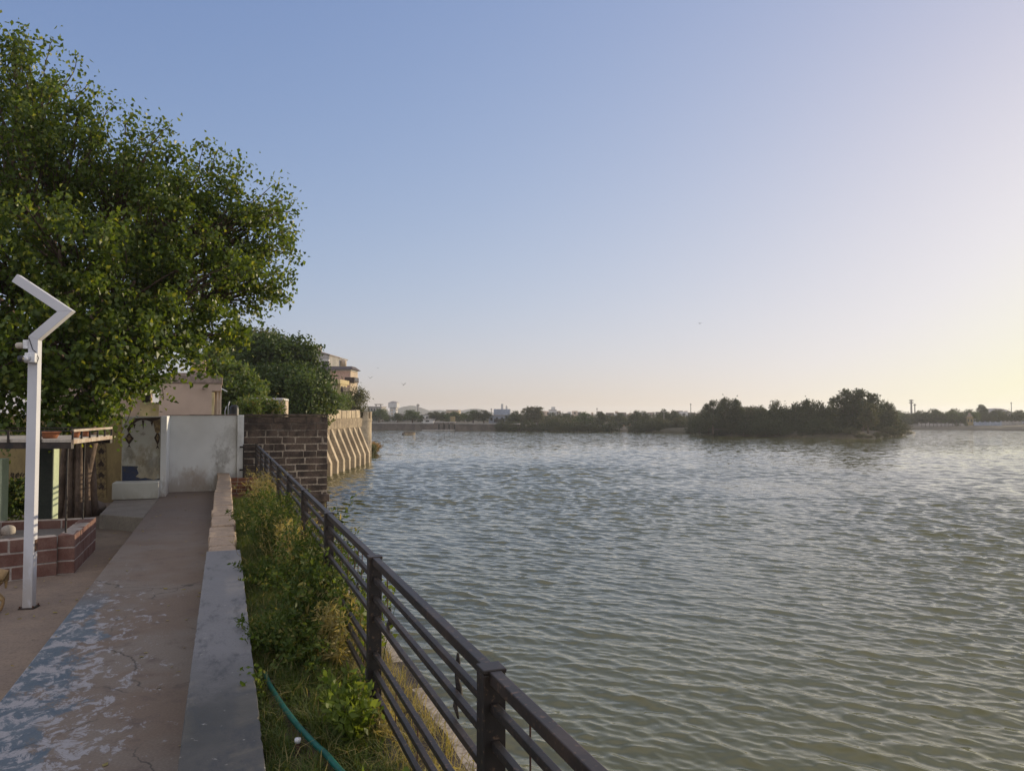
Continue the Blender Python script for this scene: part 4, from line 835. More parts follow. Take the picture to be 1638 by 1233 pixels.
weed('tall_weed', 'leafy weeds growing outside the railing beyond the second post', 'weed', (0.80, 4.7, GZ), 16, 0.55, 0.30, 'young_leaf', 0.055, 0.026, 18, (0.02, 0), 53, (0, 0, -.2), .003, None, .3)
weed('dry_tuft', 'dry grass tuft at the quay edge left of the nearest railing post', 'weed', (0.86, 2.75, GZ), 26, 0.20, 0.18, 'dry_grass', 0.06, 0.008, 10, (0.1, 0), 54, (0, 0, .4), .0015)
weed('dry_tuft', 'dry grass tuft around the base of the second railing post', 'weed', (0.70, 3.62, GZ), 24, 0.16, 0.14, 'dry_grass', 0.06, 0.008, 10, (0.0, 0), 55, (0, 0, .4), .0015)

h = MB(); pts = [PZ(424, 1085, 0.25), PZ(432, 1105, 0.27), PZ(452, 1138, 0.28), PZ(480, 1175, 0.285), PZ(507, 1204, 0.285), PZ(522, 1218, 0.285), PZ(545, 1245, 0.28), PZ(600, 1300, 0.27)]
sm = []
for i in range(len(pts) - 1):
    p0, p1, p2, p3 = pts[max(i - 1, 0)], pts[i], pts[i + 1], pts[min(i + 2, len(pts) - 1)]
    for k in range(6):
        s = k / 6; sm.append(0.5 * ((2 * p1) + (p2 - p0) * s + (2 * p0 - 5 * p1 + 4 * p2 - p3) * s * s + (3 * p1 - p0 - 3 * p2 + p3) * s ** 3))
h.tube([p + Vector((0, 0, .03)) for p in sm + [pts[-1]]], 0.0135, 12); tag(h.build('garden_hose', M['hose'], None, True), 'green garden hose lying in the grass beside the concrete parapet', 'hose')
t = thing('pipe_stub', 'short rusty pipe stub with a white cap standing in the grass beside the hose', 'pipe', PZ(476, 1215, GZ)); p = ROOT['pipe_stub']
m = MB(); m.tube([(p.x, p.y, GZ - .03), (p.x, p.y, GZ + .075)], .012, 10); m.build('pipe', M['rust'], t, True)
m = MB(); m.tube([(p.x, p.y, GZ + .076), (p.x, p.y, GZ + .094)], [.015, .014], 10); m.build('cap', M['white_plastic'], t, True)

# ------------------------------------------------------------------ the dog whose hind part shows at the left edge
def dog():
    base = PZ(6, 977, -0.25); s = 0.42 / 0.50
    fw = Vector((-1, 0.10, 0)).normalized(); sd = Vector((0.10, 1, 0)).normalized()
    def P(f, l, z): return tuple((fw * f + sd * l + Vector((0, 0, z))) * s)
    J = {'pelvis': (P(.10, 0, .44), .10, .115), 'rump': (P(.02, 0, .43), .075, .09), 'loin': (P(.26, 0, .45), .085, .095), 'chest': (P(.48, 0, .42), .095, .125), 'shoulder': (P(.60, 0, .44), .085, .11), 'neck': (P(.70, 0, .54), .06, .07), 'poll': (P(.78, 0, .63), .06, .06), 'brow': (P(.85, 0, .63), .05, .05), 'muzzle': (P(.97, 0, .58), .025, .028), 't1': (P(-.02, 0, .36), .02, .02), 't2': (P(-.015, 0, .27), .012, .012)}
    E = [('pelvis', 'rump'), ('pelvis', 'loin'), ('loin', 'chest'), ('chest', 'shoulder'), ('shoulder', 'neck'), ('neck', 'poll'), ('poll', 'brow'), ('brow', 'muzzle'), ('rump', 't1'), ('t1', 't2')]
    for sgn in (-1, 1):
        n = 'l' if sgn < 0 else 'r'; w = .075 * sgn; o = .04 * sgn
        for k, f, z, r in (('hip', .08, .36, .075), ('stifle', .15, .25, .052), ('hock', .0, .135, .022), ('hfoot', .03, .03, .02), ('htoe', .08, .012, .018)): J[k + n] = (P(f + o * .6, w, z), r * .8, r)
        E += [('pelvis', 'hip' + n), ('hip' + n, 'stifle' + n), ('stifle' + n, 'hock' + n), ('hock' + n, 'hfoot' + n), ('hfoot' + n, 'htoe' + n)]
        for k, f, z, r in (('elbow', .55, .27, .036), ('wrist', .57, .13, .022), ('ffoot', .57, .03, .02), ('ftoe', .62, .012, .018)): J[k + n] = (P(f - o * .5, w, z), r, r)
        E += [('shoulder', 'elbow' + n), ('elbow' + n, 'wrist' + n), ('wrist' + n, 'ffoot' + n), ('ffoot' + n, 'ftoe' + n)]
        J['ear' + n] = (P(.76, .045 * sgn, .70), .022, .012); J['eart' + n] = (P(.75, .06 * sgn, .75), .008, .006); E += [('poll', 'ear' + n), ('ear' + n, 'eart' + n)]
    ks = list(J); me = bpy.data.meshes.new('dog'); me.from_pydata([J[k][0] for k in ks], [(ks.index(a), ks.index(b)) for a, b in E], [])
    o = bpy.data.objects.new('dog', me); COL.objects.link(o); me.materials.append(M['dog']); o.location = (base.x, base.y, -0.25)
    o.modifiers.new('skin', 'SKIN'); sub = o.modifiers.new('sub', 'SUBSURF'); sub.levels = sub.render_levels = 2
    for i, k in enumerate(ks): me.skin_vertices[0].data[i].radius = (J[k][1] * s, J[k][2] * s); me.skin_vertices[0].data[i].use_root = (k == 'pelvis')
    o.modifiers['skin'].use_smooth_shade = True
    tag(o, 'tan dog standing on the terrace, its hindquarters just inside the left edge', 'dog')
dog()

# ------------------------------------------------------------------ buildings
class Block:
    """a rectangular building placed by its front-left edge in the photograph, turned by az from +Y; local x along the front, y into the depth"""
    def __init__(s, u0, d, az):
        s.o = PD(u0, 662, d); s.e = Vector((math.cos(az), -math.sin(az), 0)); s.n = Vector((math.sin(az), math.cos(az), 0)); s.d = d; s.k = d / FPX
    def x_at(s, u):                 # local x of photograph column u on the front plane
        r = ray(u, 662); r = Vector((r.x, r.y, 0)); o = Vector((s.o.x, s.o.y, 0)); det = s.e.x * (-r.y) - s.e.y * (-r.x)
        return ((-o.x) * (-r.y) - (-o.y) * (-r.x)) / det
    def z(s, v): return EYE + (662 - v) * s.k
    def p(s, x, y, z): q = s.o + s.e * x + s.n * y; return (q.x, q.y, z)
    def box(s, mb, x0, x1, y0, y1, z0, z1, mi=0):
        q = [(x0, y0), (x1, y0), (x1, y1), (x0, y1)]; return mb.hexa([s.p(a, b_, z0) for a, b_ in q], [s.p(a, b_, z1) for a, b_ in q], mi)
    def part(s, name, mat, parent, *boxes, bevel=0.0):
        m = MB()
        for b_ in boxes: s.box(m, *b_)
        return m.build(name, mat, parent, False, bevel)
    def base(s, z=0.3): return (s.o.x, s.o.y, z)

# cream house above the white wall
K = Block(232, 30, 0); t = thing('cream_house', 'cream plastered house with a rough parapet band and an outside stair, above the white wall', 'house', K.base())
x0, xs, x1 = 0.0, K.x_at(338.5), K.x_at(353.5); zt, zb_ = K.z(599), K.z(612)
K.part('wall', M['house'], t, (K.x_at(254), xs, 0.0, 6, -.3, zb_), (xs + .003, x1, 0.95, 6, -.3, zb_ - .002), (xs + .003, x1, 0.002, 0.95, K.z(624), zb_))
K.part('side_wing', M['house_sunlit'], t, (x0 - .3, K.x_at(254) - .004, 1.2, 6, -.3, K.z(643)))
K.part('left_wing', M['house'], t, (K.x_at(20), x0 - .304, 2.2, 7, -.3, K.z(604)))
K.part('parapet_band', M['house_band'], t, (x0 - .6, x1 + .04, -.05, 6.1, zb_ + .003, zt), bevel=.02)
m = MB(); K.box(m, K.x_at(262), K.x_at(326), 2.5, 5, zt + .003, K.z(590)); m.build('roof_slab', M['house_band'], t)
K.part('roof_room', M['pink'], t, (K.x_at(300), K.x_at(324), 3.0, 5.5, zt, K.z(564)))
K.part('stair_wall', M['house_sunlit'], t, (xs - .002, xs + .09, -.003, 0.94, -.3, K.z(626)))
m = MB(); xa, xb = xs + .12, x1 - .02
for xx in (xa + .10, xb): m.bar(K.p(xx, .1, -.2), K.p(xx, .1, K.z(625)), .05, .05, K.n)
for i in range(8): zz = 0.5 + i * .25; m.bar(K.p(xa + .1, .1, zz), K.p(xb, .1, zz), .035, .035)
m.bar(K.p(xa + .1, .13, 1.7), K.p(xb, .13, 2.5), .04, .04); m.build('stair_frame', M['peach'], t)
m = MB(); m.tube([K.p(K.x_at(325), -.25, K.z(620)), K.p(K.x_at(325), .02, K.z(619.6))], .05, 10); m.build('water_spout', M['house_band'], t, True)
m = MB(); m.bar(K.p(x1, -.02, K.z(620)), K.p(x1 + .22, -.2, K.z(625)), .03, .03); m.build('awning_pipe', M['white_plastic'], t)
c = PD(374.5, 660, 20.2); t = thing('water_barrel', 'small dark plastic water barrel standing behind the white wall', 'barrel', (c.x, c.y, 0.4))
m = MB(); m.lathe([(.10, 0.0), (.115, .05), (.115, EYE + .12 - .4), (.10, EYE + .20 - .4), (.055, EYE + .235 - .4)], (c.x, c.y, .4), 18); m.build('barrel_body', M['black'], t, True)
for u, hgt in ((360, 0.20), (365, 0.33)):
    p = PD(u, 660, 20.1); m = MB(); m.tube([(p.x, p.y, .4), (p.x, p.y, EYE + hgt - .12), (p.x + .03, p.y, EYE + hgt)], .012, 6); m.build('standpipe', M['white_plastic'], t, True)

# small shed
K = Block(426, 33, R(10)); t = thing('shed', 'small weathered flat-roofed white shed half hidden by trees above the stone wall', 'shed', K.base())
w = K.x_at(448); K.part('wall', M['grey_wall'], t, (-.6, w, 0, 2.2, .2, K.z(640))); K.part('roof', M['white_wash'], t, (-.7, w + .12, -.1, 2.4, K.z(640) + .002, K.z(636.5)), bevel=.02)
K.part('lit_pier', M['peach'], t, (w + .003, w + .22, .05, 1.2, .2, K.z(641)));

# houses stepping down towards the fort
AZ = R(23)
K = Block(520, 112, AZ); t = thing('pink_house', 'pink house with a brown sheet roof and dark balcony above the acacia', 'house', K.base())
w = K.x_at(559); K.part('wall', M['pink'], t, (-1, w, 0, 4.2, 0.2, K.z(593)))
K.part('side_wall', M['peach'], t, (w + .003, w + .12, 0.0, 4.25, 0.2, K.z(593.5))); K.part('parapet', M['white_wash'], t, (-1.1, w + .2, -.08, 4.3, K.z(593) + .003, K.z(591.5)))  # side wall paler: the sun on that face put into the colour
m = MB(); zr0, zr1 = K.z(591), K.z(585)
m.hexa([K.p(-1.2, -.5, zr0), K.p(w + .55, -.5, zr0), K.p(w + .55, 4.6, zr0), K.p(-1.2, 4.6, zr0)], [K.p(-1.0, 1.2, zr1), K.p(w - .05, 1.2, zr1), K.p(w - .05, 3.6, zr1), K.p(-1.0, 3.6, zr1)]); m.build('roof', M['roof_sheet'], t)
bal = K.part('balcony', M['timber'], t, (w - .65, w + .75, -.35, 2.4, K.z(611.5), K.z(603.5)))
for i in range(3): K.part('balcony_opening', M['glass_dark'], bal, (w + .752, w + .79, .05 + i * .75, .65 + i * .75, K.z(609), K.z(604.5)))
K.part('window', M['glass_dark'], t, (w - 1.6, w - 1.15, -.03, -.002, K.z(621), K.z(615)))
K = Block(500, 104, AZ); t = thing('peach_house', 'low peach house with a bright terrace parapet in front of the pink house', 'house', K.base())
w = K.x_at(538); K.part('wall', M['peach'], t, (0, w, 0, 4.0, .2, K.z(614))); K.part('terrace_parapet', M['house_sunlit'], t, (0, w + .6, -.4, 4.4, K.z(614) + .003, K.z(607)))
K.part('side_wall', M['house_sunlit'], t, (w + .003, w + .45, .3, 3.8, .2, K.z(614)))
for i in range(2): K.part('window', M['timber'], t, (w + .453, w + .5, .5 + i * 1.5, 1.4 + i * 1.5, K.z(626), K.z(617)))
K.part('stair_block', M['peach'], t, (w + .6, w + 1.5, 1.0, 3.0, .2, K.z(619)))
K = Block(492, 128, AZ); t = thing('grey_house', 'grey apartment house with a sloping gable behind the large dark tree', 'house', K.base())
w = K.x_at(526); m = MB(); z0_, zl, zr = .2, K.z(556), K.z(568.5)
m.hexa([K.p(-.5, 0, z0_), K.p(w, 0, z0_), K.p(w, 6, z0_), K.p(-.5, 6, z0_)], [K.p(-.5, 0, zl), K.p(w, 0, zr), K.p(w, 6, zr), K.p(-.5, 6, zl)]); m.build('wall', M['grey_wall'], t)
m = MB(); m.hexa([K.p(-.6, -.2, zl + .01), K.p(w + .15, -.2, zr + .01), K.p(w + .15, 6.2, zr + .01), K.p(-.6, 6.2, zl + .01)], [K.p(-.6, -.2, zl + .16), K.p(w + .15, -.2, zr + .16), K.p(w + .15, 6.2, zr + .16), K.p(-.6, 6.2, zl + .16)]); m.build('roof', M['house_band'], t)
K.part('stair_head', M['grey_wall'], t, (K.x_at(497), K.x_at(506), 1, 3, K.z(566), K.z(552)))
K.part('balcony', M['white_wash'], t, (w - 1.5, w + .1, -.8, -.003, K.z(578), K.z(575))); K.part('window', M['glass_dark'], t, (w - 1.2, w - .5, -.03, -.002, K.z(584), K.z(579)))
K = Block(520, 135, AZ); t = thing('white_house', 'white flat-roofed house with a round rooftop tank above the pink house', 'house', K.base())
w = K.x_at(542); K.part('wall', M['white_wash'], t, (-.5, w, 0, 5, .2, K.z(573.5))); K.part('roof', M['grey_wall'], t, (-.6, w + .2, -.2, 5.2, K.z(573.5) + .003, K.z(571.5)))
for a_, b__ in ((527.5, 530), (531.5, 535), (539, 541)): K.part('window', M['glass_dark'], t, (K.x_at(a_), K.x_at(b__), -.03, -.002, K.z(583), K.z(577)))
m = MB(); q = K.p(w + .45, 1, K.z(585)); m.lathe([(.55, 0), (.55, K.z(576) - K.z(585)), (.35, K.z(575) - K.z(585) + .05)], q, 18); m.build('rooftop_tank', M['peach'], t, True)

# ------------------------------------------------------------------ the fort: buttressed wall and round bastion
f8, f1 = shore(591, 739.6), shore(530, 761); fd = (f8 - f1); fd.z = 0; fl_ = fd.length; fd.normalize(); fo = Vector((fd.y, -fd.x, 0))   # fo points to the lake
off = 1.15; zt_, zk = 0.42, -2.25; z_mb, z_mt = EYE - 7 * 75 / FPX, EYE + 6 * 78 / FPX
w0 = f1 - fo * off - fd * 16; w1 = f8 - fo * off + fd * 1.5
t = thing('fort_wall', 'tan fort wall with sloping buttresses and square battlements beside the water', 'fort wall', (f8.x, f8.y, WATER))
def along(s, o, z): q = f1 + fd * s + fo * o; return (q.x, q.y, z)
SEG = fl_ / 7
m = MB(); m.hexa([along(-16, -off - 2, WATER - 1), along(fl_ + 1.3, -off - 2, WATER - 1), along(fl_ + 1.3, -off + .2, WATER - 1), along(-16, -off + .2, WATER - 1)][::-1],
       [along(-16, -off - 2, zt_), along(fl_ + 1.3, -off - 2, zt_), along(fl_ + 1.3, -off, zt_), along(-16, -off, zt_)][::-1]); m.build('battered_face', M['fort_shade'], t)
m = MB(); m.hexa([along(-16, -off - 2, zt_ + .003), along(fl_ + 1.4, -off - 2, zt_ + .003), along(fl_ + 1.4, -off + .10, zt_ + .003), along(-16, -off + .10, zt_ + .003)][::-1],
       [along(-16, -off - 2, z_mb), along(fl_ + 1.4, -off - 2, z_mb), along(fl_ + 1.4, -off + .12, z_mb), along(-16, -off + .12, z_mb)][::-1]); m.build('upper_band', M['fort_rubble'], t)
for k in range(-6, 8):
    s = SEG * k; m = MB(); prof = [(-off - .1, WATER - 1), (0, WATER - 1), (0, zk), (-off + .06, zt_ - .004), (-off - .1, zt_ - .004)]
    a = [along(s - .36, o, z) for o, z in prof]; e = [along(s + .36, o, z) for o, z in prof]; m.hexa(a, e); m.build('buttress', M['fort'], t, False, .03)
g_ = random.Random(2); s = -15.5
while s < fl_ + .6:
    h = z_mt + g_.uniform(-.10, .06); ln = min(1.95, fl_ + 1.35 - s); m = MB()
    m.hexa([along(s, -off - .45, z_mb + .003), along(s + ln, -off - .45, z_mb + .003), along(s + ln, -off + .06, z_mb + .003), along(s, -off + .06, z_mb + .003)][::-1],
           [along(s, -off - .45, h), along(s + ln, -off - .45, h), along(s + ln, -off + .06, h), along(s, -off + .06, h)][::-1]); m.build('merlon', M['fort'], t, False, .04); s += 2.22
TD = 92; c = PD(579, 662, TD); t = thing('round_bastion', 'round pale stone bastion with battlements at the far corner of the fort', 'tower', (c.x, c.y, WATER))
r = 15.5 * TD / FPX; zz = EYE - 7 * TD / FPX; kz = TD / FPX
m = MB(); m.lathe([(r * 1.0, WATER - 1), (r * 1.0, EYE - 43 * kz)], (c.x, c.y, 0), 32); m.build('stone_base', M['fort_rubble'], t, True)
m = MB(); m.lathe([(r * .985, EYE - 43 * kz), (r * .985, EYE - 12 * kz), (r * 1.03, EYE - 11.5 * kz), (r * 1.03, zz)], (c.x, c.y, 0), 32); m.build('drum', M['fort'], t, False)
for k in range(7):
    a0 = 2 * math.pi * k / 7 + .2; a1 = a0 + .62; rs, ro = r * .80, r * 1.0
    q = [(c.x + ro * math.cos(a), c.y + ro * math.sin(a)) for a in np.linspace(a0, a1, 5)] + [(c.x + rs * math.cos(a), c.y + rs * math.sin(a)) for a in np.linspace(a1, a0, 5)]
    m = MB(); m.prism(q, zz + .003, EYE + 3.5 * kz); m.build('merlon', M['fort'], t)
def rock_bush(u, v, d, r, name, label, mat): c = PD(u, v, d); return weed(name, label, 'bush', (c.x, c.y, WATER - .05), 60, r * 1.3, r * 1.1, mat, .34, .05, 40, (0, 0), int(u * 7), (0, 0, .3), .03)
rock_bush(599, 716, 98, 1.0, 'reed_clump', 'orange brown dry reed clump at the water foot of the round bastion', 'reed')
rock_bush(594, 716, 95, .9, 'reed_clump', 'olive green reed clump tucked against the foot of the round bastion', 'olive_leaf')
c = PD(553, 716, 74); weed('wall_plant', 'small green plant rooted in the fort wall between the buttresses', 'plant', (c.x - .3, c.y, c.z - .4), 14, .9, .5, 'bright_leaf', .22, .10, 22, (.3, 0), 77)
c = PD(525.5, 682, 19.7); weed('wall_plant', 'dark leafy twig growing out of the top corner of the stone wall', 'plant', (X1 - .02, 19.5, 1.35), 8, .28, .20, 'weed_leaf', .06, .035, 14, (.5, 0), 78, (0, 0, -.3))

# ------------------------------------------------------------------ far shore
def sh(u, d, z=None):
    p = PD(u, 662, d); return Vector((p.x, p.y, z if z is not None else 0))
dl = [shore(u, v) for u, v in ((480, 685.5), (596, 687), (694, 688.0))]; dr_ = [shore(u, v) for u, v in ((728, 688.2), (775, 688.6), (830, 689.0))]
ztop = EYE - 14.2 * 245 / FPX
def ribbon(mb, line, th, z0, z1, proud=0.0):
    for p, q in zip(line, line[1:]):
        d = (q - p); d.z = 0; d.normalize(); n = Vector((-d.y, d.x, 0)); n = n if n.dot(p) > 0 else -n
        mb.prism([p - n * proud, q - n * proud, q + n * th, p + n * th], z0, z1)
t = thing('dam_wall', 'long brown masonry dam wall with dark sluice openings across the far end of the lake', 'dam', (dl[1].x, dl[1].y, WATER))
m = MB(); ribbon(m, dl, 2.5, WATER - .8, ztop - .25); ribbon(m, dr_, 2.5, WATER - .8, ztop - .25); m.build('masonry', M['dam'], t)
m = MB(); ribbon(m, dl, 2.7, ztop - .247, ztop, .15); ribbon(m, dr_, 2.7, ztop - .247, ztop, .15); m.build('coping', M['grey_wall'], t)
sl = [shore(u, 688.1) for u in (694, 700.5, 703, 709, 711.5, 717, 719.5, 725.5, 728)]
for i in range(0, 9, 2):
    p = sl[i]; q = sl[min(i + 1, 8)]
    if i + 1 <= 8 and i < 8:
        m = MB(); ribbon(m, [p, q], 2.5, WATER - .8, ztop + .1); m.build('sluice_pier', M['dam'], t)
        m = MB(); ribbon(m, [q, sl[i + 2]], 2.0, WATER - .8, ztop - .3, -1.2); m.build('sluice_gate', M['glass_dark'], t)
m = MB(); ribbon(m, [sl[0], sl[8]], 2.6, ztop + .103, ztop + .42, .1); m.build('sluice_deck', M['grey_wall'], t)
m = MB(); q = shore(690, 688.2); m.box(q.x - 3, q.x + 12, q.y - 2, q.y - .3, WATER - .5, WATER + .25); m.build('apron', M['grey_wall'], t)
p = sh(725, 247); m = MB(); m.box(p.x - .7, p.x + .7, p.y, p.y + 1.5, ztop, EYE - 5.5 * .2 + .3); tag(m.build('gate_pillar', M['yellow'], None, False, .05), 'yellow gate pillar standing on the dam beside the sluice', 'pillar')
c = shore(655, 695.2); t = thing('stone_platform', 'low round stone platform standing alone in the lake', 'platform', (c.x, c.y, WATER)); r = 9.2 * c.dot(_F) / FPX
m = MB(); m.lathe([(r, -.6), (r, .72), (r * .9, .74), (.01, .76)], c, 28, 0, False); m.build('drum', M['fort_rubble'], t)
m = MB(); m.lathe([(r * 1.04, .5), (r * 1.04, .74)], c, 28, 0, False); m.build('rim', M['dam'], t)
lump('rock', 'dark rock in the water beside the round stone platform', 'rock', shore(647, 694.8) + Vector((0, 0, .15)), (.7, .6, .4), M['dam'], 3, 2)

def far_house(name, label, u0, u1, v0, d, mat, az=R(24), depth=6, rows=1, cols=3, base=-1.2, roof='grey_wall', extra=None, group=None):
    K = Block(u0, d, az); t = thing(name, label, 'building', K.base(base), group); w = K.x_at(u1); z1 = K.z(v0)
    K.part('wall', M[mat], t, (0, w, 0, depth, base - .5, z1)); K.part('roof', M[roof], t, (-.2, w + .2, -.2, depth + .2, z1 + .005, z1 + .3))
    hgt = (z1 - base) / max(1, rows)
    for r_ in range(rows):
        for c_ in range(cols):
            xw = w * (c_ + .28) / cols; K.part('window', M['glass_dark'], t, (xw, xw + w * .42 / cols, -.06, -.004, base + hgt * r_ + hgt * .3, base + hgt * r_ + hgt * .78))
    if extra: extra(K, t, w, z1)
    return t
# water tower
K = Block(621.5, 300, R(30)); t = thing('water_tower', 'white water tower with a wider tank on top beyond the dam', 'water tower', K.base(-1.1)); w = 3.2
K.part('shaft', M['white_wash'], t, (0.35, w - .35, .35, w - .35, -1.6, K.z(652))); K.part('tank', M['white_wash'], t, (-.15, w + .15, -.15, w + .15, K.z(652) + .004, K.z(644)), bevel=.15)
m = MB(); z_ = K.z(644); m.hexa([K.p(-.2, -.2, z_ + .004), K.p(w + .2, -.2, z_ + .004), K.p(w + .2, w + .2, z_ + .004), K.p(-.2, w + .2, z_ + .004)], [K.p(1.1, 1.1, z_ + .6), K.p(w - 1.1, 1.1, z_ + .6), K.p(w - 1.1, w - 1.1, z_ + .6), K.p(1.1, w - 1.1, z_ + .6)]); m.build('tank_roof', M['grey_wall'], t)
for zz in (655, 660, 666): K.part('window', M['peach'], t, (.8, 1.7, .30, .348, K.z(zz + 2.5), K.z(zz))); K.part('window', M['glass_dark'], t, (w - .348, w - .30, 1.1, 1.9, K.z(zz + 2), K.z(zz)))
far_house('flat_house', 'long grey flat-roofed building behind the round trees left of the water tower', 588, 610, 651, 330, 'grey_wall', R(24), 9, 2, 5,
          extra=lambda K, t, w, z: K.part('roof_canopy', M['roof_sheet'], t, (w * .45, w * .95, 1, 5, z + 1.0, z + 1.3), (w * .5, w * .55, 2, 2.4, z + .302, z + .998), (w * .85, w * .9, 2, 2.4, z + .302, z + .998)))
far_house('low_house', 'low grey building between the water tower and the tall mast', 634, 655, 663, 310, 'grey_wall', R(20), 8, 1, 4)
far_house('low_house', 'small white house with a pitched roof right of the tall mast', 674, 686, 664, 285, 'white_wash', R(20), 6, 1, 2)
far_house('white_shed', 'bright white shed standing just behind the dam wall', 677, 691, 671, 256, 'white_wash', R(30), 4, 1, 1)
far_house('long_house', 'pale block with a lit roof high behind the trees right of the hill', 714, 733, 656.5, 340, 'peach', R(24), 8, 1, 4)
def blue_extra(K, t, w, z):
    K.part('upper_floor', M['pale_blue'], t, (w * .22, w * .98, .8, 7, z + .305, z + 2.3)); K.part('tower_room', M['white_wash'], t, (w * .55, w * .66, 2, 4, z + 2.305, z + 4.1))
    K.part('dark_porch', M['glass_dark'], t, (w * .25, w * .72, -.5, -.07, -1.0, .1)); K.part('roof_tank', M['white_wash'], t, (w * .78, w * .86, 1.2, 2.4, z + 2.305, z + 3.1))
far_house('blue_house', 'pale blue two storey lakeside house right of the dam', 782, 816, 665, 262, 'pale_blue', R(24), 8, 1, 4, extra=blue_extra)
def mast(name, label, u, v0, d, r, cat='mast', head=False, base=-.8):
    p = sh(u, d, base); t = thing(name, label, cat, p); zt = EYE + (662 - v0) * d / FPX; m = MB()
    m.tube([(p.x, p.y, base - .5), (p.x, p.y, zt)], [r * 1.3, r * .8], 6); m.build('shaft', M['grey_wall'], t)
    for z_ in ([zt - .6, zt - 1.6] if head else [zt - .8]):
        m = MB(); m.box(p.x - r * 1.9, p.x + r * 1.9, p.y - r, p.y + r, z_, z_ + .45); m.build('antenna_panel', M['grey_wall'], t)
mast('chimney_mast', 'tall pale chimney mast in front of the far hill', 668.5, 646, 300, .30)
mast('radio_mast', 'thin radio mast above the trees left of the pale blue house', 786, 653, 420, .22)
mast('radio_mast', 'tall hair-thin mast rising behind the roof of the pale blue house', 810, 648, 420, .12)
mast('radio_mast', 'thin mast over the distant town left of the island trees', 1105, 645, 430, .22)
mast('radio_mast', 'thin short mast over the distant town right of the reddish bushes', 955, 652, 430, .20)
mast('telecom_tower', 'lattice telecom tower with dark panels right of the island', 1458, 639, 330, .42, 'tower', True)
mast('telecom_tower', 'slimmer second telecom tower just right of the dark panelled one', 1463.5, 645.5, 330, .26, 'tower')
mast('radio_mast', 'thin mast near the right edge beyond the shallow dome', 1618, 643, 400, .20)
p = sh(1062, 216, WATER + 3.0); t = thing('flood_light', 'pale flood light mast among the dark trees left of the island', 'mast', p); m = MB(); m.tube([(p.x, p.y, WATER + 3.2), (p.x, p.y, EYE + 5 * 205 / FPX)], .09, 6); m.build('shaft', M['grey_wall'], t); m = MB(); m.box(p.x - .55, p.x + .55, p.y - .2, p.y + .2, EYE + .5, EYE + .8); m.build('lamp_head', M['grey_wall'], t)

# the distant town: small flat-roofed houses, one by one
g_ = random.Random(9); i = 0
for u in np.arange(856, 1118, 7.5):
    u = float(u) + g_.uniform(-1.5, 1.5); d = g_.uniform(400, 520); wpx = g_.choice([3, 4, 6, 9, 12]); v = g_.uniform(657, 661.5)
    K = Block(u, d, R(24)); mt = g_.choice(['white_wash', 'grey_wall', 'grey_wall', 'house', 'house', 'house_band', 'dam']); t = thing('town_house', 'small pale flat-roofed house in the distant town beyond the far trees', 'house', K.base(0), 'houses of the distant town')
    K.part('wall', M[mt], t, (0, wpx * K.k, 0, 5, -2, K.z(v))); K.part('window', M['glass_dark'], t, (wpx * K.k * .3, wpx * K.k * .65, -.08, -.005, K.z(v) - 2.0, K.z(v) - .8))
far_house('stepped_house', 'stepped white block standing highest in the distant town behind the bushes', 878, 890, 656, 380, 'white_wash', R(24), 8, 1, 3, extra=lambda K, t, w, z: K.part('upper_floor', M['white_wash'], t, (w * .3, w * .85, 1, 5, z + .305, z + 1.6)))
# earth ramp and little bridge
q0, q1 = shore(991, 689.9), shore(1004, 689.9); t = thing('boat_ramp', 'orange earth ramp running down to the water through the far bushes', 'ramp', (q0.x, q0.y, WATER)); n = Vector((q0.x, q0.y, 0)).normalized()
m = MB(); sk = (q1 - q0) * .55; m.hexa([q0 - n * .5 - Vector((0, 0, .9)), q1 - n * .5 - Vector((0, 0, .9)), q1 + n * 13 + sk - Vector((0, 0, .9)), q0 + n * 13 + sk - Vector((0, 0, .9))], [q0 - n * .5 + Vector((0, 0, .12)), q1 - n * .5 + Vector((0, 0, .12)), q1 + n * 13 + sk + Vector((0, 0, 2.1)), q0 + n * 13 + sk + Vector((0, 0, 2.1))]); m.build('slope', M['ramp'], t)
m = MB(); m.hexa([p + Vector((0, 0, WATER - p.z + 1.6)) for p in (q0 + n * 14 - sk, q1 + n * 14 + sk * 2, q1 + n * 17 + sk * 2, q0 + n * 17 - sk)], [p + Vector((0, 0, WATER - p.z + 2.5)) for p in (q0 + n * 14 - sk, q1 + n * 14 + sk * 2, q1 + n * 17 + sk * 2, q0 + n * 17 - sk)]); m.build('footbridge', M['dam'], t)

# right shore: walls, yellow pavilion, dome, houses
far_house('pavilion', 'square yellow pavilion with a tiered roof on the right shore', 1546.5, 1556, 668, 262, 'yellow', R(45), 2.2, 1, 2, -1.6, 'yellow',
          extra=lambda K, t, w, z: K.part('roof_tier', M['house_band'], t, (w * .1, w * .9, .2, 2.0, z + .305, z + .9), (w * .3, w * .7, .6, 1.6, z + .903, z + 1.7)))
for u0, u1, v0, d, mt, lb in ((1559, 1601, 675, 258, 'pale_blue', 'long pale blue boundary wall right of the yellow pavilion'), (1602, 1634, 674, 262, 'grey_wall', 'grey boundary wall near the right edge of the far shore'), (1470, 1545, 677, 259, 'grey_wall', 'long low grey wall left of the yellow pavilion')):
    K = Block(u0, d, R(38)); t = thing('boundary_wall', lb, 'wall', K.base(-1.9)); w = K.x_at(u1); K.part('wall_body', M[mt], t, (0, w, 0, .4, -2.4, K.z(v0)))
    for j in range(6): K.part('pier', M[mt], t, (w * j / 5 - .15, w * j / 5 + .15, -.1, .5, -2.4, K.z(v0) + .25))
far_house('grey_block', 'pale grey three storey block among the trees near the right edge', 1608, 1617, 661, 285, 'grey_wall', R(45), 5, 2, 2, -1.2)
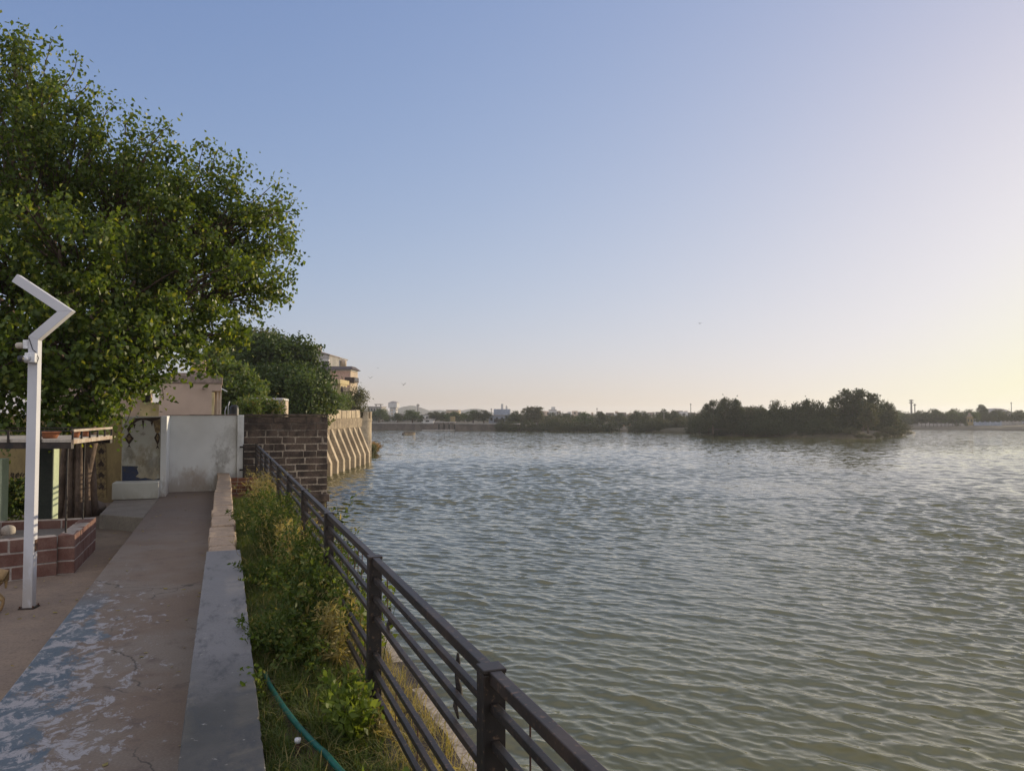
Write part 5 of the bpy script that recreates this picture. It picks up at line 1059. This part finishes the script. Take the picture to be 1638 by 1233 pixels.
far_house('low_shed', 'pale long shed at the right edge behind the boundary wall', 1622, 1650, 671, 285, 'pale_blue', R(45), 5, 1, 3, -1.2)
far_house('white_kiosk', 'small white kiosk beside the yellow pavilion', 1556.6, 1561, 670, 268, 'white_wash', R(45), 2, 1, 1, -1.4)
c = sh(1592, 420); t = thing('dome', 'wide shallow pale dome rising behind the trees of the right shore', 'dome', (c.x, c.y, -1)); k = 420 / FPX
m = MB(); m.lathe([(27 * k, 0), (24 * k, 8 * k), (17 * k, 12.2 * k), (9 * k, 14.5 * k), (.1, 15.2 * k)], (c.x, c.y, EYE - 6 * k), 36, 0, False); m.build('shell', M['grey_wall'], t, True)
m = MB(); m.lathe([(27 * k, -6 * k), (27 * k, 0)], (c.x, c.y, EYE - 6 * k), 36, 0, False); m.build('drum', M['grey_wall'], t, True)
for i_ in range(11):
    p = sh(1474 + i_ * 6.2, 250 - i_ * .3, WATER + .9); t = tag(MB().tube([(p.x, p.y, WATER + .3), (p.x, p.y, WATER + 2.5)], .09, 6).build('fence_post', M['dam']), 'thin pale fence post along the bank of the right shore', 'post', 'posts along the right bank')

# ------------------------------------------------------------------ far trees: five crowns built once, copied as separate trees
def far_proto(name, seed, kind, mat, group):
    g = np.random.default_rng(seed); t = thing(name, 'x', 'tree', (0, 0, 0), group); tr = MB(); Vs, Fs, o = [], [], 0
    if kind == 'round': bl = [((0, 0, .62), (.36, .36, .30)), ((-.22, .05, .52), (.26, .26, .22)), ((.24, -.05, .55), (.26, .26, .24)), ((.02, .1, .80), (.22, .22, .19)), ((-.1, -.15, .42), (.28, .25, .2)), ((.15, .12, .38), (.26, .22, .2))]
    elif kind == 'tall': bl = [((0, 0, .60), (.22, .22, .28)), ((-.16, .05, .74), (.16, .16, .17)), ((.15, 0, .80), (.17, .17, .17)), ((.22, .05, .50), (.17, .17, .2)), ((-.18, -.03, .45), (.17, .17, .19)), ((.0, .05, .36), (.2, .2, .17)), ((-.02, 0, .9), (.10, .1, .09))]
    elif kind == 'airy': bl = [((-.20, 0, .78), (.14, .14, .12)), ((.05, 0, .90), (.13, .13, .10)), ((.24, .05, .72), (.15, .15, .12)), ((-.05, .08, .62), (.18, .18, .14)), ((.12, -.05, .50), (.17, .17, .16)), ((-.22, 0, .55), (.13, .13, .11)), ((.05, 0, .35), (.2, .2, .2))]
    else: bl = [((0, 0, .42), (.44, .44, .40)), ((-.32, 0, .34), (.30, .3, .30)), ((.34, 0, .36), (.30, .3, .32)), ((.05, .1, .66), (.24, .24, .26)), ((-.2, -.1, .2), (.34, .3, .22)), ((.2, -.1, .2), (.34, .3, .22))]
    tot = sum(r[0] ** 2 for _, r in bl)
    if kind != 'bush': tr.tube([(0, 0, -.06), (.01, 0, .2), (0, .01, .42)], [.035, .028, .018], 7)
    for c, r in bl:
        if kind != 'bush': tr.tube([(0, 0, .3), Vector(c).lerp(Vector((0, 0, .35)), .4), c], [.018, .012, .005], 5)
        sub, p = blob_points(c, r, int(150 * r[0] ** 2 / tot) + 6, 18, .034, g, .45); V, F = leaf_quads(p, .052, .030, (0, 0, -.1), 1.0, g); Vs.append(V); Fs.append(F + o); o += len(V)
    if kind != 'bush': tr.build('trunk', M['twig'], t, True)
    else: tr.tube([(0, 0, -.05), (0, 0, .3)], [.03, .02], 6); tr.build('stem', M['twig'], t, True)
    np_mesh('crown', np.concatenate(Vs), np.concatenate(Fs), M[mat], t); return t
PRO = {k: far_proto(*a) for k, a in {'round': ('far_tree', 51, 'round', 'far_leaf', None), 'tall': ('far_tree', 52, 'tall', 'far_leaf', None), 'airy': ('far_tree', 53, 'airy', 'far_leaf', None),
       'bush': ('far_bush', 54, 'bush', 'far_leaf', None), 'bush2': ('far_bush', 55, 'bush', 'far_olive', None), 'olive': ('far_tree', 56, 'tall', 'far_olive', None), 'round2': ('far_tree', 57, 'round', 'neem_leaf', None)}.items()}
used = set(); gt = random.Random(77)
def far(kind, u, d, v_top, wpx, zb, label, group=None):
    """a tree of its own at column u and depth d, its top at row v_top"""
    o = PRO[kind]
    if kind in used: o = copy_tree(o)
    used.add(kind); p = sh(u, d, zb); h = EYE + (662 - v_top) * d / FPX - zb; w = wpx * d / FPX * 1.12
    kk = {'round': .98, 'tall': .78, 'airy': .76, 'bush': 1.28, 'bush2': 1.28, 'olive': .78, 'round2': .98}[kind]
    o.location = p; o.scale = (w / kk, w / kk, h); o.rotation_euler = (0, 0, gt.uniform(0, 6.28)); bush = kind.startswith('bush')
    tag(o, label, 'bush' if bush else 'tree', group)
    if 'group' in o and group is None: del o['group']
# dam end
far('round2', 606, 256, 652, 36, -1.1, 'round green tree behind the dam, nearest the bastion'); far('round', 636, 268, 660, 16, -1.1, 'small dark tree at the foot of the water tower')
far('round2', 660, 256, 654, 36, -1.1, 'broad dark green tree in front of the far hill and chimney mast'); far('round', 696, 262, 657, 26, -1.1, 'dark tree behind the bright white shed')
far('round', 710, 268, 658, 24, -1.1, 'small dark tree between the white shed and the sluice'); far('round2', 728, 262, 657, 34, -1.1, 'leafy green tree right of the yellow gate pillar')
far('round2', 757, 258, 654, 34, -1.1, 'rounded green tree left of the pale blue house'); far('round', 774, 258, 655, 28, -1.1, 'dark green tree touching the pale blue house from the left')
for u in np.arange(598, 782, 8): far(gt.choice(['bush', 'round', 'bush']), float(u) + gt.uniform(-3, 3), 285 + gt.uniform(-18, 40), 661.5 + gt.uniform(-4, 4), gt.uniform(16, 26), -1.0, 'dark tree or bush in the crowded green belt behind the dam', 'green belt behind the dam')
# left wood between the blue house and the island
for kind, u, d, v, w, lb in (('round', 826, 250, 656, 30, 'dark round tree just right of the pale blue house'), ('olive', 846, 246, 650, 26, 'tall tree on the left of the far wood, close to the blue house'), ('olive', 860, 246, 650.5, 26, 'tall olive tree next to the tallest of the far wood'),
        ('bush2', 880, 240, 662, 44, 'brownish thicket in front of the stepped white block'), ('bush2', 905, 240, 664, 44, 'reddish brown thicket in the middle of the far wood'), ('round2', 934, 236, 657, 30, 'green rounded tree in the middle of the far wood'),
        ('tall', 962, 240, 659, 18, 'slim dark tree left of the umbrella shaped one'), ('round', 990, 246, 659, 26, 'dark umbrella shaped tree above the ramp'), ('round', 1017, 232, 655.5, 26, 'dark tree right of the ramp'),
        ('round', 1030, 236, 656.5, 22, 'second dark tree right of the ramp'), ('round', 1062, 226, 653, 22, 'rounded dark tree behind the flood light'), ('round', 1078, 224, 655, 22, 'dark tree just right of the flood light'),
        ('bush2', 1050, 214, 666, 50, 'olive thicket below the flood light'), ('bush2', 1095, 208, 664, 50, 'brownish thicket left of the island trees')): far(kind, u, d, v, w, WATER + 1.0, lb)
for u in np.arange(800, 1120, 8.5):
    u = float(u); d = 5 * FPX / (689.0 - 662 + (u - 800) * .010) - gt.uniform(-7, 2)
    if 984 < u < 1010: d += 16
    far('bush', u + gt.uniform(-3, 3), d, 672 + gt.uniform(-6, 4), gt.uniform(22, 34), WATER + .0, 'dark waterside bush in the dense hedge along the far bank', 'waterside bushes of the far bank')
for u in np.arange(815, 1110, 14): far(gt.choice(['bush2', 'bush', 'round']), float(u) + gt.uniform(-5, 5), 262 + gt.uniform(-12, 18), 661 + gt.uniform(-5, 4), gt.uniform(26, 38), WATER + 1.5, 'mid height tree of the crowded far wood', 'trees of the far wood')
# island
for kind, u, d, v, w, lb in (('airy', 1140, 172, 641, 34, 'open crowned tree at the left end of the island'), ('tall', 1158, 175, 636, 30, 'tall left island tree with a rounded tip'), ('tall', 1178, 174, 638, 32, 'tall dense tree second from the left on the island'),
        ('olive', 1200, 178, 650, 26, 'lower brownish tree in the gap of the island treeline'), ('round', 1216, 176, 647, 30, 'small dark tree just right of the gap in the island treeline'), ('round', 1243, 172, 638.5, 38, 'broad dark tree left of the island centre'),
        ('round', 1272, 172, 642, 36, 'dark tree at the island centre'), ('tall', 1290, 172, 638.5, 34, 'tall dark tree right of the island centre'), ('round', 1312, 172, 640, 36, 'dark rounded tree left of the tallest island tree'), ('round', 1330, 174, 643, 30, 'dark tree tucked against the tallest island tree'),
        ('airy', 1358, 168, 624, 52, 'tallest island tree, airy with sky showing through'), ('airy', 1380, 166, 623.5, 54, 'tallest airy tree on the right of the island'), ('olive', 1388, 160, 645, 36, 'pale drooping tree at the front of the island'), ('round', 1408, 176, 640, 34, 'dark tree right of the tallest island tree'),
        ('tall', 1420, 178, 643, 26, 'tree at the right end of the island treeline'), ('olive', 1428, 176, 655, 30, 'low olive tree sloping to the right tip of the island'), ('bush', 1330, 160, 678, 60, 'dark overhanging thicket at the front of the island'),
        ('bush2', 1362, 156.5, 681, 34, 'lit yellow green bush at the front of the island'), ('bush2', 1440, 180, 675, 34, 'low bush at the right tip of the island'), ('bush2', 1418, 168, 680, 34, 'olive bush near the right tip of the island')): far(kind, u, d, v, w, WATER + .9, lb)
for u in np.arange(1112, 1440, 7):
    u = float(u); d = 172 - 12 * math.sin((u - 1112) / 330 * 3.1) ** 2 + gt.uniform(2, 14); far('bush', u, d, 668 + gt.uniform(-9, 6), gt.uniform(26, 40), WATER + .5, 'dark undergrowth bush beneath the island trees', 'undergrowth of the island')
for u in np.arange(1125, 1425, 12): far(gt.choice(['round', 'tall', 'round']), float(u) + gt.uniform(-4, 4), 184 + gt.uniform(-6, 8), 652 + gt.uniform(-4, 5), gt.uniform(26, 34), WATER + 1.2, 'dark tree in the thick of the island wood', 'inner trees of the island')
t = thing('island_hut', 'small pale hut showing between trunks on the left of the island', 'hut', sh(1189, 168, WATER + 1.2)); K = Block(1186, 173.5, R(30)); K.part('wall', M['grey_wall'], t, (0, 1.0, 0, 1.5, WATER + .9, K.z(675.5))); K.part('roof', M['dam'], t, (-.1, 1.1, -.1, 1.6, K.z(675.5) + .003, K.z(674.7)))
K = Block(1140, 169, R(20)); t = thing('island_jetty', 'thin pale ledge above the water at the left of the island', 'ledge', K.base(WATER)); K.part('slab', M['dam'], t, (0, K.x_at(1168), 3, 3.6, K.z(687), K.z(686.2)))
FRONT = [(1100, 693), (1150, 696), (1200, 697.6), (1260, 699), (1320, 700.6), (1370, 702), (1400, 701), (1430, 697.6), (1460, 693.4)]
for u in np.arange(1104, 1456, 7.5):
    u = float(u) + gt.uniform(-2, 2); v = float(np.interp(u, [a for a, _ in FRONT], [b_ for _, b_ in FRONT])); d = 5 * FPX / (v - 662) + 1.2 + gt.uniform(0, 2.5); big = u < 1345
    far('bush' if big or gt.random() < .3 else 'bush2', u, d, v - (gt.uniform(12, 22) if big else gt.uniform(6, 12)), gt.uniform(20, 32) if big else gt.uniform(12, 20), WATER + .05, 'dark bush overhanging the waterline along the island', 'bushes along the island waterline')
# right shore
for kind, u, d, v, w, lb in (('round', 1494, 285, 653, 34, 'broad dark tree right of the telecom towers'), ('round', 1526, 285, 652.5, 28, 'dark rounded tree left of the yellow pavilion'), ('round', 1552, 290, 653.5, 28, 'dark tree behind the yellow pavilion'),
        ('round', 1600, 290, 653.5, 34, 'dark tree in front of the shallow dome'), ('airy', 1571, 300, 647.5, 20, 'flat topped tree sticking up left of the dome'), ('round', 1633, 290, 655, 28, 'tree at the right edge of the view'), ('round', 1472, 290, 655.5, 26, 'dark tree below the telecom towers')): far(kind, u, d, v, w, -1.6, lb)
for u in np.arange(1436, 1760, 7): far(gt.choice(['round', 'bush', 'bush', 'round2']), float(u), 285 + gt.uniform(-18, 30), 657.5 + gt.uniform(-3, 5), gt.uniform(24, 36), -2.4, 'dark tree in the continuous belt along the right shore', 'tree belt of the right shore')
for u in (1530, 1545): far('bush', u, 252, 673, 9, WATER + 1.0, 'small round bush on the bank left of the yellow pavilion', 'bushes before the pavilion')

# birds over the lake
def bird(u, v, d, span, roll, label):
    c = PD(u, v, d); t = thing('bird', label, 'bird', c); s = span / 2; a = R(roll); m = MB()
    m.tube([c + Vector((0, -.24 * s * 2, 0)), c + Vector((0, -.1 * s, .02)), c + Vector((0, .2 * s * 2, 0)), c + Vector((0, .34 * s * 2, -.01))], [.004, .055 * s * 2, .05 * s * 2, .006], 8); m.build('body', M['bird'], t, True)
    for sg in (-1, 1):
        m = MB(); z = math.sin(a) * s; p = [c + Vector((sg * .04 * s, .14 * s, 0)), c + Vector((sg * .5 * s, .24 * s, z * .7)), c + Vector((sg * s, -.02 * s, z)), c + Vector((sg * .5 * s, -.12 * s, z * .6)), c + Vector((sg * .04 * s, -.22 * s, 0))]
        m.hexa(p, [q + Vector((0, 0, .015)) for q in p]); m.build('wing', M['bird'], t)
bird(1120, 517.5, 90, .55, 10, 'small dark bird gliding high over the middle of the lake'); bird(592, 605, 110, .75, 35, 'dark bird with raised wings right of the pink house')
bird(645.5, 616, 110, .8, 55, 'dark bird flapping above the round stone platform'); bird(604.5, 589, 140, .5, 20, 'faint tiny bird, highest of those right of the pink house')

# ------------------------------------------------------------------ air
HAZE = 0.0003
g = G('haze_air'); g.out.location = (400, 0); pv = g.n('ShaderNodeVolumePrincipled'); pv.inputs['Color'].default_value = (0.90, 0.92, 0.95, 1); pv.inputs['Density'].default_value = HAZE; pv.inputs['Anisotropy'].default_value = 0.3
g.t.links.new(pv.outputs[0], g.out.inputs['Volume'])
m = MB(); m.box(-3300, 3300, -3300, 3300, -7.2, 32); tag(m.build('haze', g.mat), kind='stuff')
